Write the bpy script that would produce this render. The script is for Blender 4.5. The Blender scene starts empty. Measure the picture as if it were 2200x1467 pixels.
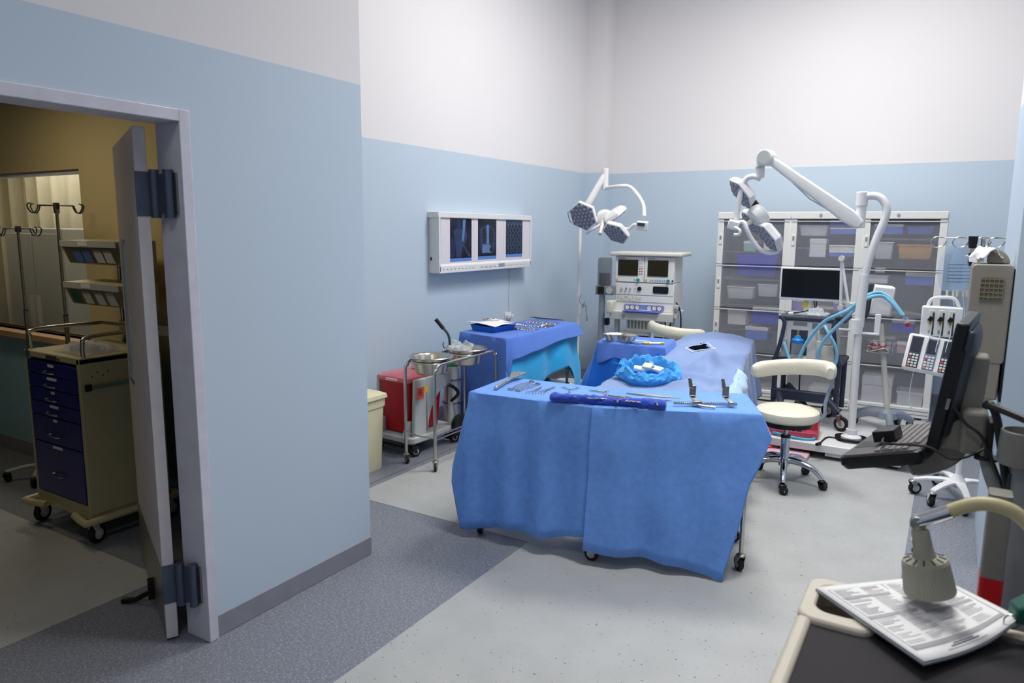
import bpy, bmesh, math, random
from mathutils import Vector, Matrix, Euler
random.seed(7)
SC = bpy.context.scene
COL = SC.collection
R_ = math.radians
# ---------------------------------------------------------------- camera
F_PX = 1550.0
CAM = Vector((0.0, 0.0, 1.74))
_vy = Vector((2050-1100, 502-733.5, F_PX)).normalized()
_vx = -Vector((-1470-1100, 471-733.5, F_PX)).normalized()
_a = (_vx+_vy).normalized(); _b = (_vx-_vy).normalized()
_vx = (_a+_b).normalized(); _vy = (_a-_b).normalized(); _vz = _vx.cross(_vy).normalized()
if _vz.y > 0: _vz = -_vz
RM = Matrix((_vx, _vy, _vz))
cd = bpy.data.cameras.new('camera'); cam = bpy.data.objects.new('camera', cd); COL.objects.link(cam)
r, u, b = RM @ Vector((1,0,0)), RM @ Vector((0,-1,0)), RM @ Vector((0,0,-1))
cam.matrix_world = Matrix(((r.x,u.x,b.x,CAM.x),(r.y,u.y,b.y,CAM.y),(r.z,u.z,b.z,CAM.z),(0,0,0,1)))
cd.sensor_width = 36; cd.lens = F_PX/2200*36; cd.clip_start = .05; cd.clip_end = 60
cd.dof.use_dof = True; cd.dof.focus_distance = 4.6; cd.dof.aperture_fstop = 5.0
SC.camera = cam
def at(px, py, y):
    "measured photo point on the plane at depth y"
    d = RM @ Vector((px-1100, py-733.5, F_PX)); return CAM + d*(y/d.y)
def atz(px, py, z):
    d = RM @ Vector((px-1100, py-733.5, F_PX)); return CAM + d*((z-CAM.z)/d.z)
# ---------------------------------------------------------------- world, lamps, exposure
w = bpy.data.worlds.new('world'); SC.world = w; w.use_nodes = True
w.node_tree.nodes['Background'].inputs[0].default_value = (.75,.8,.9,1)
w.node_tree.nodes['Background'].inputs[1].default_value = .12
SC.view_settings.view_transform = 'Standard'; SC.view_settings.look = 'None'
SC.view_settings.exposure = 0.0; SC.view_settings.gamma = 1; SC.view_settings.use_curve_mapping = False
def area(name, loc, size, power, col=(1,1,1), sy=None, rot=(0,0,0)):
    l = bpy.data.lights.new(name, 'AREA'); l.energy = power; l.color = col; l.size = size
    if sy: l.shape = 'RECTANGLE'; l.size_y = sy
    o = bpy.data.objects.new(name, l); o.location = loc; o.rotation_euler = rot; COL.objects.link(o); return o
area('theatre_lamp_and_fill', (-1.55, 5.5, 4.72), .9, 116, (1,.975,.92), .9)
area('theatre_lamp_and_fill', (-.5, 6.3, 4.72), 1.1, 48, (1,.975,.92), 1.1)  # second lamp, added as fill to lift the back wall
area('entrance_fill', (-.3, 3.0, 4.72), 1.2, 43, (1,.98,.93), .6).data.spread = R_(108)  # unseen fill lamp, added to brighten faces turned to the camera
area('entrance_fill', (-.6, -.6, 4.72), 1.2, 24, (1,.98,.93), .6)  # fill lamp added behind the camera to lift the foreground
area('side_room_lamp', (-4.7, 1.75, 2.62), .9, 6.5, (1,.84,.56), .3)
area('corridor_lamp', (-6.0, 3.3, 2.75), 1.6, 20, (1,.93,.78), .3)
# ---------------------------------------------------------------- materials
def lin(c):
    o = []
    for x in c[:3]:
        x /= 255; o.append(x/12.92 if x <= .04045 else ((x+.055)/1.055)**2.4)
    return (*o, 1)
def newmat(name):
    m = bpy.data.materials.new(name); m.use_nodes = True; nt = m.node_tree
    return m, nt, nt.nodes, nt.links, nt.nodes['Principled BSDF']
def mat(name, c, rough=.5, metal=0, var=.06, scale=14, bump=0, bscale=60, trans=0, alpha=1, emit=0, coat=0, ior=1.45, stretch=None, sheen=0, spec=.5, detail=3):
    m, nt, N, L, P = newmat(name)
    P.inputs['Roughness'].default_value = rough; P.inputs['Metallic'].default_value = metal
    P.inputs['IOR'].default_value = ior; P.inputs['Transmission Weight'].default_value = trans
    P.inputs['Alpha'].default_value = alpha; P.inputs['Coat Weight'].default_value = coat
    P.inputs['Sheen Weight'].default_value = sheen; P.inputs['Specular IOR Level'].default_value = spec
    tc = N.new('ShaderNodeTexCoord'); nz = N.new('ShaderNodeTexNoise'); mp = N.new('ShaderNodeMapping')
    if stretch: mp.inputs['Scale'].default_value = stretch
    nz.inputs['Scale'].default_value = scale; nz.inputs['Detail'].default_value = detail
    L.new(tc.outputs['Object'], mp.inputs[0]); L.new(mp.outputs[0], nz.inputs['Vector'])
    rp = N.new('ShaderNodeValToRGB'); a = lin(c)
    rp.color_ramp.elements[0].position = .3; rp.color_ramp.elements[1].position = .7
    rp.color_ramp.elements[0].color = (*[max(0, x*(1-var)) for x in a[:3]], 1)
    rp.color_ramp.elements[1].color = (*[min(1, x*(1+var)) for x in a[:3]], 1)
    L.new(nz.outputs['Fac'], rp.inputs[0]); L.new(rp.outputs[0], P.inputs['Base Color'])
    if emit:
        L.new(rp.outputs[0], P.inputs['Emission Color']); P.inputs['Emission Strength'].default_value = emit
    if bump:
        n2 = N.new('ShaderNodeTexNoise'); n2.inputs['Scale'].default_value = bscale; n2.inputs['Detail'].default_value = 4
        L.new(mp.outputs[0], n2.inputs['Vector'])
        bp = N.new('ShaderNodeBump'); bp.inputs['Strength'].default_value = bump; bp.inputs['Distance'].default_value = .01
        L.new(n2.outputs['Fac'], bp.inputs['Height']); L.new(bp.outputs[0], P.inputs['Normal'])
    return m
def two_tone(name, low, high, z):
    m, nt, N, L, P = newmat(name); P.inputs['Roughness'].default_value = .62
    g = N.new('ShaderNodeNewGeometry'); s = N.new('ShaderNodeSeparateXYZ'); L.new(g.outputs['Position'], s.inputs[0])
    nz = N.new('ShaderNodeTexNoise'); nz.inputs['Scale'].default_value = 1.3; nz.inputs['Detail'].default_value = 2
    L.new(g.outputs['Position'], nz.inputs['Vector'])
    gt = N.new('ShaderNodeMath'); gt.operation = 'GREATER_THAN'; gt.inputs[1].default_value = z
    L.new(s.outputs['Z'], gt.inputs[0])
    mx = N.new('ShaderNodeMix'); mx.data_type = 'RGBA'
    mx.inputs['A'].default_value = lin(low); mx.inputs['B'].default_value = lin(high); L.new(gt.outputs[0], mx.inputs['Factor'])
    hv = N.new('ShaderNodeHueSaturation'); L.new(mx.outputs['Result'], hv.inputs['Color'])
    mr = N.new('ShaderNodeMapRange'); mr.inputs['To Min'].default_value = .975; mr.inputs['To Max'].default_value = 1.02
    L.new(nz.outputs['Fac'], mr.inputs['Value']); L.new(mr.outputs[0], hv.inputs['Value'])
    L.new(hv.outputs[0], P.inputs['Base Color'])
    n2 = N.new('ShaderNodeTexNoise'); n2.inputs['Scale'].default_value = 90; L.new(g.outputs['Position'], n2.inputs['Vector'])
    bp = N.new('ShaderNodeBump'); bp.inputs['Strength'].default_value = .04; L.new(n2.outputs['Fac'], bp.inputs['Height']); L.new(bp.outputs[0], P.inputs['Normal'])
    return m
def vinyl(name, base, fleck, thr, scale, mottle, rough=.42):
    m, nt, N, L, P = newmat(name); P.inputs['Roughness'].default_value = rough; P.inputs['Specular IOR Level'].default_value = .35
    g = N.new('ShaderNodeNewGeometry'); mp = N.new('ShaderNodeMapping'); mp.inputs['Scale'].default_value = (1, 1.7, 1); mp.inputs['Rotation'].default_value = (0,0,.5)
    L.new(g.outputs['Position'], mp.inputs[0])
    nz = N.new('ShaderNodeTexNoise'); nz.inputs['Scale'].default_value = scale; nz.inputs['Detail'].default_value = 2.5; L.new(mp.outputs[0], nz.inputs['Vector'])
    rp = N.new('ShaderNodeValToRGB'); rp.color_ramp.elements[0].position = thr; rp.color_ramp.elements[1].position = thr+.025
    rp.color_ramp.elements[0].color = (0,0,0,1); rp.color_ramp.elements[1].color = (1,1,1,1); L.new(nz.outputs['Fac'], rp.inputs[0])
    n2 = N.new('ShaderNodeTexNoise'); n2.inputs['Scale'].default_value = mottle; n2.inputs['Detail'].default_value = 6; L.new(g.outputs['Position'], n2.inputs['Vector'])
    r2 = N.new('ShaderNodeValToRGB'); a = lin(base); r2.color_ramp.elements[0].position = .35; r2.color_ramp.elements[1].position = .65
    k = .04 if thr > .6 else .14
    r2.color_ramp.elements[0].color = (*[x*(1-k) for x in a[:3]], 1); r2.color_ramp.elements[1].color = (*[x*(1+k) for x in a[:3]], 1); L.new(n2.outputs['Fac'], r2.inputs[0])
    mx = N.new('ShaderNodeMix'); mx.data_type = 'RGBA'; L.new(rp.outputs[0], mx.inputs['Factor']); L.new(r2.outputs[0], mx.inputs['A']); mx.inputs['B'].default_value = lin(fleck)
    L.new(mx.outputs['Result'], P.inputs['Base Color'])
    return m
M = {}
M['paint'] = two_tone('wall_paint', (192,209,226), (230,228,231), 2.436)
M['side_paint'] = two_tone('side_room_paint', (150,190,205), (212,196,150), .93)
M['ceil'] = mat('ceiling_paint', (225,224,228), .8)
M['vinyl_w'] = vinyl('white_speckled_vinyl', (170,172,173), (84,80,78), .69, 46, 5)
M['vinyl_g'] = vinyl('grey_blue_vinyl', (118,122,134), (150,154,164), .58, 85, 70, .4)
M['base'] = mat('skirting_vinyl', (140,142,152), .5)
M['frame'] = mat('door_frame_paint', (206,206,220), .4)
M['door'] = mat('door_laminate', (205,200,205), .45)
M['white'] = mat('white_plastic', (226,227,228), .38, var=.02)
M['white_metal'] = mat('white_enamel', (228,229,232), .3, var=.02)
M['offwhite'] = mat('off_white_plastic', (216,214,204), .42, var=.03)
M['ltgrey'] = mat('light_grey_plastic', (188,192,192), .45, var=.03)
M['grey'] = mat('grey_plastic', (134,138,140), .5, var=.04)
M['midgrey'] = mat('steel_grey_paint', (146,156,172), .4, var=.04)
M['dkgrey'] = mat('dark_grey_plastic', (62,66,76), .45)
M['navygrey'] = mat('slate_trolley_paint', (58,64,82), .4)
M['black'] = mat('black_plastic', (16,16,18), .4, var=.1)
M['rubber'] = mat('black_rubber', (24,24,26), .7, var=.1)
M['screen'] = mat('black_screen_glass', (10,11,14), .08, var=.1, coat=.3)
M['steel'] = mat('brushed_steel', (196,194,188), .27, 1, .05, 30, stretch=(1,1,8))
M['chrome'] = mat('chrome', (214,216,222), .08, 1, .02)
M['steel_d'] = mat('worn_steel', (168,164,156), .34, 1, .12, 40)
M['instr'] = mat('surgical_steel', (196,192,186), .26, 1, .08, 60)
M['gold'] = mat('gilt_handle', (206,168,96), .25, 1, .05)
M['cream'] = mat('cream_vinyl_upholstery', (226,222,204), .42, var=.02, bump=.03, bscale=300)
M['hinge'] = mat('gunmetal_hinge', (84,92,112), .42, .5, .08)
M['red'] = mat('red_plastic', (190,16,28), .35, var=.05)
M['red_t'] = mat('red_translucent_plastic', (196,30,60), .3, var=.05)
M['yellow'] = mat('yellow_label', (222,196,40), .5)
M['cable'] = mat('black_cable', (18,18,20), .5)
M['cablew'] = mat('pale_cable', (206,212,210), .5)
def cloth(name, c, weave=.25, var=.1, rough=.75, sc=9, sheen=.15, fold=.25):
    m = mat(name, c, rough, var=var, scale=sc, bump=fold, bscale=weave*40, sheen=sheen, spec=.25, detail=6)
    return m
M['drape'] = cloth('blue_nonwoven_drape', (108,157,236), .8, .07, sc=26, fold=.12)
M['drape_or'] = cloth('light_blue_surgical_drape', (128,151,198), .35, .03, fold=.14)
M['drape_dk'] = cloth('dark_blue_wrap', (86,126,212), .4, .04, fold=.2)
M['drape_cy'] = cloth('cyan_plastic_drape', (44,172,236), .3, .06, .4, fold=.35)
M['drape_ry'] = cloth('royal_blue_plastic_drape', (26,110,222), .3, .06, .42, fold=.3)
M['wrap'] = cloth('sky_blue_wrap', (74,170,240), .5, .06, .55, fold=.4)
M['drape_pl'] = cloth('pale_blue_film', (176,206,240), .3, .05, .35, fold=.4)
M['towel'] = cloth('blue_cotton_towel', (48,78,190), 3, .08, .95, 40, .4, .3)
M['paper'] = mat('white_paper', (232,232,234), .8, var=.01)
M['gauze'] = mat('white_gauze', (240,238,234), .9, var=.03, bump=.2, bscale=120)
def glassy(name, c, fac, rough=.1):
    m, nt, N, L, P = newmat(name); P.inputs['Base Color'].default_value = lin(c); P.inputs['Roughness'].default_value = rough
    t = N.new('ShaderNodeBsdfTransparent'); mx = N.new('ShaderNodeMixShader'); mx.inputs[0].default_value = fac
    tc = N.new('ShaderNodeTexCoord'); nz = N.new('ShaderNodeTexNoise'); nz.inputs['Scale'].default_value = 6; L.new(tc.outputs['Object'], nz.inputs['Vector'])
    mr = N.new('ShaderNodeMapRange'); mr.inputs['To Min'].default_value = fac*.8; mr.inputs['To Max'].default_value = min(1, fac*1.2); L.new(nz.outputs['Fac'], mr.inputs['Value']); L.new(mr.outputs[0], mx.inputs[0])
    L.new(t.outputs[0], mx.inputs[1]); L.new(P.outputs[0], mx.inputs[2]); L.new(mx.outputs[0], N['Material Output'].inputs['Surface'])
    return m
M['film_clear'] = glassy('clear_plastic_film', (225,232,240), .32, .12)
M['pane'] = glassy('window_glass', (200,200,190), .16, .03)
M['amber'] = glassy('amber_tinted_window', (150,138,104), .5, .15)
M['smoke'] = glassy('smoked_plastic', (120,125,130), .55, .15)
def frosted(name):
    m, nt, N, L, P = newmat(name); rf = N.new('ShaderNodeBsdfRefraction'); rf.inputs['Color'].default_value = (.97,.97,.98,1); rf.inputs['Roughness'].default_value = .13; rf.inputs['IOR'].default_value = 1.14
    t = N.new('ShaderNodeBsdfTransparent'); t.inputs['Color'].default_value = (.97,.97,.98,1)
    a = N.new('ShaderNodeMixShader'); a.inputs[0].default_value = .6; L.new(rf.outputs[0], a.inputs[1]); L.new(t.outputs[0], a.inputs[2])
    P.inputs['Base Color'].default_value = lin((196,198,212)); P.inputs['Roughness'].default_value = .32
    tc = N.new('ShaderNodeTexCoord'); nz = N.new('ShaderNodeTexNoise'); nz.inputs['Scale'].default_value = 2; L.new(tc.outputs['Object'], nz.inputs['Vector'])
    mr = N.new('ShaderNodeMapRange'); mr.inputs['To Min'].default_value = .14; mr.inputs['To Max'].default_value = .2; L.new(nz.outputs['Fac'], mr.inputs['Value'])
    c = N.new('ShaderNodeMixShader'); L.new(mr.outputs[0], c.inputs[0]); L.new(a.outputs[0], c.inputs[1]); L.new(P.outputs[0], c.inputs[2]); L.new(c.outputs[0], N['Material Output'].inputs['Surface'])
    return m
M['frosted'] = frosted('frosted_door_panel')
# ---------------------------------------------------------------- mesh helpers
def cr(pts, n=6, closed=False):
    P = [Vector(p) for p in pts]; out = []; k = len(P)
    for i in range(k if closed else k-1):
        p0 = P[i-1] if (i > 0 or closed) else P[0]; p1 = P[i]; p2 = P[(i+1) % k]
        p3 = P[(i+2) % k] if (i+2 < k or closed) else P[-1]
        for j in range(n):
            t = j/n; out.append(.5*((2*p1)+(p2-p0)*t+(2*p0-5*p1+4*p2-p3)*t*t+(3*p1-p0-3*p2+p3)*t**3))
    if not closed: out.append(P[-1])
    return out
class MB:
    def __init__(s, mx=None): s.v = []; s.f = []; s.M = mx or Matrix()
    def add(s, vs, fs):
        o = len(s.v); s.v += [tuple(s.M @ Vector(v)) for v in vs]; s.f += [tuple(i+o for i in f) for f in fs]; return s
    def bb(s, x0, x1, y0, y1, z0, z1):
        return s.add([(x0,y0,z0),(x1,y0,z0),(x1,y1,z0),(x0,y1,z0),(x0,y0,z1),(x1,y0,z1),(x1,y1,z1),(x0,y1,z1)],
                     [(3,2,1,0),(4,5,6,7),(0,1,5,4),(1,2,6,5),(2,3,7,6),(3,0,4,7)])
    def box(s, c, d, rot=None):
        o = s.M; s.M = o @ Matrix.Translation(Vector(c)) @ (Euler(rot).to_matrix().to_4x4() if rot else Matrix())
        s.bb(-d[0]/2, d[0]/2, -d[1]/2, d[1]/2, -d[2]/2, d[2]/2); s.M = o; return s
    def rings(s, rs, closed=True, cap=True):
        n = len(rs[0]); vs = [p for r in rs for p in r]; fs = []
        for i in range(len(rs)-1):
            for j in range(n if closed else n-1):
                a = i*n+j; b2 = i*n+(j+1) % n; fs.append((a, b2, b2+n, a+n))
        if cap and closed: fs.append(tuple(range(n-1, -1, -1))); fs.append(tuple(range((len(rs)-1)*n, len(rs)*n)))
        return s.add(vs, fs)
    def tube(s, pts, r, n=8, cap=True, closed=False):
        P = [Vector(p) for p in pts]; k = len(P); rr = r if isinstance(r, (list, tuple)) else [r]*k
        T = []
        for i in range(k):
            a = P[i-1] if (i > 0 or closed) else P[i]; b2 = P[(i+1) % k] if (i < k-1 or closed) else P[i]
            T.append((b2-a).normalized() if (b2-a).length > 1e-9 else Vector((0,0,1)))
        up = Vector((0,0,1)) if abs(T[0].z) < .9 else Vector((1,0,0)); nx = T[0].cross(up).normalized(); rs = []
        for i in range(k):
            nx = (nx - T[i]*nx.dot(T[i])).normalized(); ny = T[i].cross(nx)
            rs.append([P[i]+(nx*math.cos(2*math.pi*j/n)+ny*math.sin(2*math.pi*j/n))*rr[i] for j in range(n)])
        if closed: rs.append(rs[0]); return s.rings(rs, True, False)
        return s.rings(rs, True, cap)
    def cyl(s, a, b, r, r2=None, n=16): return s.tube([a, b], [r, r if r2 is None else r2], n)
    def lathe(s, prof, c=(0,0,0), n=24, axis='Z', sx=1, sy=1):
        rs = []; c = Vector(c)
        for (r, z) in prof:
            ring = []
            for j in range(n):
                a = 2*math.pi*j/n; x, y = r*math.cos(a)*sx, r*math.sin(a)*sy
                ring.append(c+Vector((x,y,z) if axis == 'Z' else ((z,x,y) if axis == 'X' else (y,z,x))))
            rs.append(ring)
        return s.rings(rs)
    def prism(s, poly, z0, z1):
        n = len(poly); vs = [(x,y,z0) for x, y in poly]+[(x,y,z1) for x, y in poly]
        return s.add(vs, [tuple(range(n-1,-1,-1)), tuple(range(n, 2*n))]+[(i,(i+1)%n,(i+1)%n+n,i+n) for i in range(n)])
    def ext(s, poly, axis, a, b):
        "extrude a 2d outline along X or Y: poly in (y,z) for X, (x,z) for Y"
        o = s.M
        if axis == 'X': s.M = o @ Matrix(((0,0,1,0),(1,0,0,0),(0,1,0,0),(0,0,0,1)))
        else: s.M = o @ Matrix(((1,0,0,0),(0,0,-1,0),(0,1,0,0),(0,0,0,1))); a, b = -b, -a
        s.prism(poly, a, b); s.M = o; return s
    def sph(s, c, r, sc=(1,1,1), n=12):
        prof = [(max(1e-4, r*math.sin(math.pi*i/(n//2+2))), -r*math.cos(math.pi*i/(n//2+2))) for i in range(n//2+3)]
        o = s.M; s.M = o @ Matrix.Translation(Vector(c)) @ Matrix.Diagonal((*sc, 1)); s.lathe(prof, n=n); s.M = o; return s
    def grid(s, nx, ny, fn):
        vs = [fn(i/nx, j/ny) for j in range(ny+1) for i in range(nx+1)]
        return s.add(vs, [(j*(nx+1)+i, j*(nx+1)+i+1, (j+1)*(nx+1)+i+1, (j+1)*(nx+1)+i) for j in range(ny) for i in range(nx)])
    def build(s, name, m, parent=None, bevel=0, sub=0, solid=0, ang=38, seg=2):
        me = bpy.data.meshes.new(name); me.from_pydata(s.v, [], s.f); me.update()
        bm = bmesh.new(); bm.from_mesh(me); bmesh.ops.recalc_face_normals(bm, faces=bm.faces); bm.to_mesh(me); bm.free()
        for p in me.polygons: p.use_smooth = True
        me.set_sharp_from_angle(angle=R_(ang))
        me.materials.append(M[m] if isinstance(m, str) else m)
        o = bpy.data.objects.new(name, me); COL.objects.link(o)
        if parent: o.parent = parent
        if solid:
            d = o.modifiers.new('thick', 'SOLIDIFY'); d.thickness = solid; d.offset = 0
        if bevel:
            d = o.modifiers.new('bevel', 'BEVEL'); d.width = bevel; d.segments = seg; d.limit_method = 'ANGLE'; d.angle_limit = R_(40)
        if sub:
            d = o.modifiers.new('sub', 'SUBSURF'); d.levels = sub; d.render_levels = sub
        return o
def rrect(w, h, r, n=4, cx=0, cy=0):
    out = []
    for k, (sx, sy) in enumerate(((1,1),(-1,1),(-1,-1),(1,-1))):
        for i in range(n+1):
            a = math.pi/2*(k+i/n); out.append((cx+sx*(w/2-r)+r*math.cos(a), cy+sy*(h/2-r)+r*math.sin(a)))
    return out
def tag(o, label, cat, group=None):
    o['label'] = label; o['category'] = cat
    if group: o['group'] = group
    return o
def thing(name, label, cat, loc=(0,0,0), rz=0, group=None):
    o = bpy.data.objects.new(name, None); COL.objects.link(o); o.location = loc; o.rotation_euler = (0,0,rz); o.empty_display_size = .1
    return tag(o, label, cat, group)
def struct(o): o['kind'] = 'structure'; return o
def dup(root, loc, rz=0, label=None, rot=None, scale=None):
    q = root.copy(); COL.objects.link(q); q.location = loc; q.rotation_euler = rot or (0,0,rz)
    if scale: q.scale = (scale,)*3
    if label: q['label'] = label
    for ch in root.children:
        c = ch.copy(); COL.objects.link(c); c.parent = q
        for g in ch.children:
            d = g.copy(); COL.objects.link(d); d.parent = c
    return q
# ================================================================ THE SETTING
fl = struct(MB().bb(-9, 3, -2.2, 9, -.1, 0).build('floor', 'vinyl_g'))
MB().prism([(-1.909,-2.2),(-.088,-2.2),(-.088,8.45),(-3.245,8.45),(-3.245,3.342),(-1.909,3.342)], .0004, .0016).build('vinyl_sheet', 'vinyl_w', fl)
MB().bb(-8.8, -3.245, -2, 2.0, .0004, .0016).build('vinyl_sheet', 'vinyl_w', fl)
MB().bb(-3.305, -3.301, 3.2, 7.9, .0004, .0012).build('floor_dark_line', 'dkgrey', fl)  # thin dark grey line along the floor
struct(MB().bb(-9, 3, -2.2, 9, 4.9, 5.0).build('ceiling', 'ceil'))
struct(MB().bb(-9, -2.69, -2.2, 2.64, 2.75, 2.85).build('ceiling_side_room', 'ceil'))  # unseen lower slab, set here to keep the side room dark
XW = -2.56
wl = MB()
wl.bb(-2.69, XW, 1.80, 2.762, 0, 4.9).bb(-2.69, XW, -2.2, 1.80, 2.18, 4.9).bb(-2.69, XW, -2.2, .45, 0, 2.18)
struct(wl.build('wall_left', 'paint'))
wd = MB().bb(-9, -6.7, 2.64, 2.762, 0, 4.9).bb(-4.915, -2.69, 2.64, 2.762, 0, 4.9).bb(-6.7, -4.915, 2.64, 2.762, 2.108, 4.9).bb(-6.7, -4.915, 2.64, 2.762, 0, .975)
struct(wd.build('wall_side_room', 'side_paint'))
struct(MB().bb(-4.1, -3.97, 2.762, 8.6, 0, 4.9).build('wall_far_left', 'paint'))
struct(MB().bb(-3.97, 3, 8.45, 8.6, 0, 4.9).build('wall_back', 'paint'))
struct(MB().bb(-3.97, -3.70, 8.19, 8.45, 0, 4.9).build('wall_pilaster', 'paint'))
struct(MB().bb(.25, 3, 4.02, 5.12, 0, 4.9).build('wall_right', 'paint'))
struct(MB().bb(2.9, 3, -2.2, 8.45, 0, 4.9).build('wall_far_right', 'paint'))
struct(MB().bb(-9, 3, -2.3, -2.2, 0, 4.9).build('wall_front', 'paint'))
struct(MB().bb(-9, -8.9, -2.2, 9, 0, 4.9).build('wall_outer_left', 'side_paint'))
struct(MB().bb(-9, -4.1, 4.2, 4.3, 0, 4.9).build('wall_corridor', 'side_paint'))
struct(MB().bb(XW, XW+.006, 1.80, 2.764, 0, .098).build('baseboard_left', 'base', bevel=.003))
struct(MB().bb(-3.97, -3.962, 2.77, 8.19, 0, .11).build('baseboard_far_left', 'base'))
struct(MB().bb(-3.7, 3, 8.442, 8.45, 0, .11).build('baseboard_back', 'base'))
struct(MB().bb(-8.9, -2.69, 2.632, 2.64, 0, .11).build('baseboard_side_room', 'base'))
# door frame (jamb and head with a stop)
fr = MB()
fr.bb(-2.70, XW+.014, 1.755, 1.80, 0, 2.18).bb(-2.70, XW+.014, .45, 1.755, 2.135, 2.18).bb(-2.70, XW+.014, .45, .495, 0, 2.135)
struct(fr.build('trim_1', 'frame', bevel=.003))
# window of the side room: frame, pane, sill
wi = struct(MB().bb(-6.7, -4.915, 2.695, 2.705, .975, 2.108).build('window_1', 'pane'))
m_ = MB()
m_.bb(-4.945, -4.915, 2.66, 2.74, .975, 2.108).bb(-6.7, -6.67, 2.66, 2.74, .975, 2.108).bb(-6.7, -4.915, 2.66, 2.74, 2.085, 2.108)
m_.build('window_frame', 'frame', wi)
m_ = MB().bb(-6.75, -4.86, 2.56, 2.76, .93, .975); m_.build('window_sill', mat('sill_laminate', (196,160,120), .5), wi, bevel=.004)
# pleated curtain behind the window, pale
def curt(u, v):
    x = -8.2+u*3.9; return (x, 3.35+.035*math.sin(x*26)+.015*math.sin(x*61), .05+v*2.5)
tag(MB().grid(260, 2, curt).build('curtain', mat('pale_curtain', (206,204,190), .8, var=.05), solid=.004), 'pale pleated curtain hanging behind the side room window', 'curtain')
t = thing('reflection_cabinet', 'tall grey reflection-like cabinet in front of the pale curtain behind the window', 'cabinet', (-6.15, 3.1, 0))  # cabinet shape put in to look like a reflection in the window
MB().bb(-.42, .42, -.18, .12, .0, 1.72).build('body', 'ltgrey', t, bevel=.01)
for sx in (-1, 1): MB().bb(sx*.21-.2, sx*.21+.2, -.2, -.18, .12, 1.68).build('door', 'ltgrey', t, bevel=.004)
for sx in (-1, 1): MB().bb(sx*.05-.012, sx*.05+.012, -.225, -.2, .95, 1.2).build('handle', 'white', t)
# ceiling light panels (out of the picture; all but the first house added fill)
for k, (x, y, a, b2) in enumerate(((-1.55,5.5,.9,.9),(-.5,6.3,1.1,1.1),(-.3,3.0,1.2,.6),(-.6,-.6,1.2,.6))):
    t = thing('ceiling_light', ('square ceiling light over the operating table','large square fill light added over the storage cabinets','oblong fill light added near the doorway','oblong fill light added behind the foreground cart')[k], 'ceiling light', (x,y,4.9))
    f = MB()
    for sx in (-1, 1): f.bb(sx*(a/2+.02)-.02, sx*(a/2+.02)+.02, -b2/2-.04, b2/2+.04, -.12, 0); f.bb(-a/2, a/2, sx*(b2/2+.02)-.02, sx*(b2/2+.02)+.02, -.12, 0)
    f.build('frame', 'white_metal', t)
    MB().bb(-a/2, a/2, -b2/2, b2/2, -.1, -.09).build('diffuser', mat('light_diffuser', (250,250,255), .6, emit=2.0), t)
# ================================================================ SHARED BUILDERS
from mathutils import noise as NZ
def caster(parent, loc, r=.045, rz=0, w=.028, forkm='steel_d', wheelm='rubber', stem=.03):
    x, y, z = loc; mx = Matrix.Translation(Vector((x,y,z))) @ Matrix.Rotation(rz, 4, 'Z'); off = r*.45
    f = MB(mx); f.cyl((0,0,2*r+.006), (0,0,2*r+.012+stem), .011); f.lathe([(.022,2*r+.004),(.024,2*r+.012),(.015,2*r+.018)], n=14)
    for sy in (-1, 1): f.ext([(-.02,2*r+.006),(.02,2*r+.006),(off+.012,r-.012),(off-.012,r-.012)], 'Y', sy*(w/2+.005)-.002, sy*(w/2+.005)+.002)
    c = f.build('caster', forkm, parent)
    wh = MB(mx); wh.lathe([(r*.55,-w*.5),(r*.9,-w*.5),(r,-w*.25),(r,w*.25),(r*.9,w*.5),(r*.55,w*.5)], (off,0,r), 18, 'Y'); wh.build('wheel', wheelm, c)
    h = MB(mx); h.lathe([(.004,-w*.52),(r*.56,-w*.52),(r*.56,w*.52),(.004,w*.52)], (off,0,r), 14, 'Y'); h.build('hub', 'ltgrey', c)
    return c
def hemf(hem, n):
    H = sorted(hem); H = [(H[-1][0]-n, *H[-1][1:])]+H+[(H[0][0]+n, *H[0][1:])]
    def f(s):
        for a, b in zip(H, H[1:]):
            if a[0] <= s <= b[0]:
                t = 0 if b[0] == a[0] else (s-a[0])/(b[0]-a[0]); t = t*t*(3-2*t)
                return [a[k]+(b[k]-a[k])*t for k in (1, 2)]
        return [H[0][1], H[0][2]]
    return f
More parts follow.
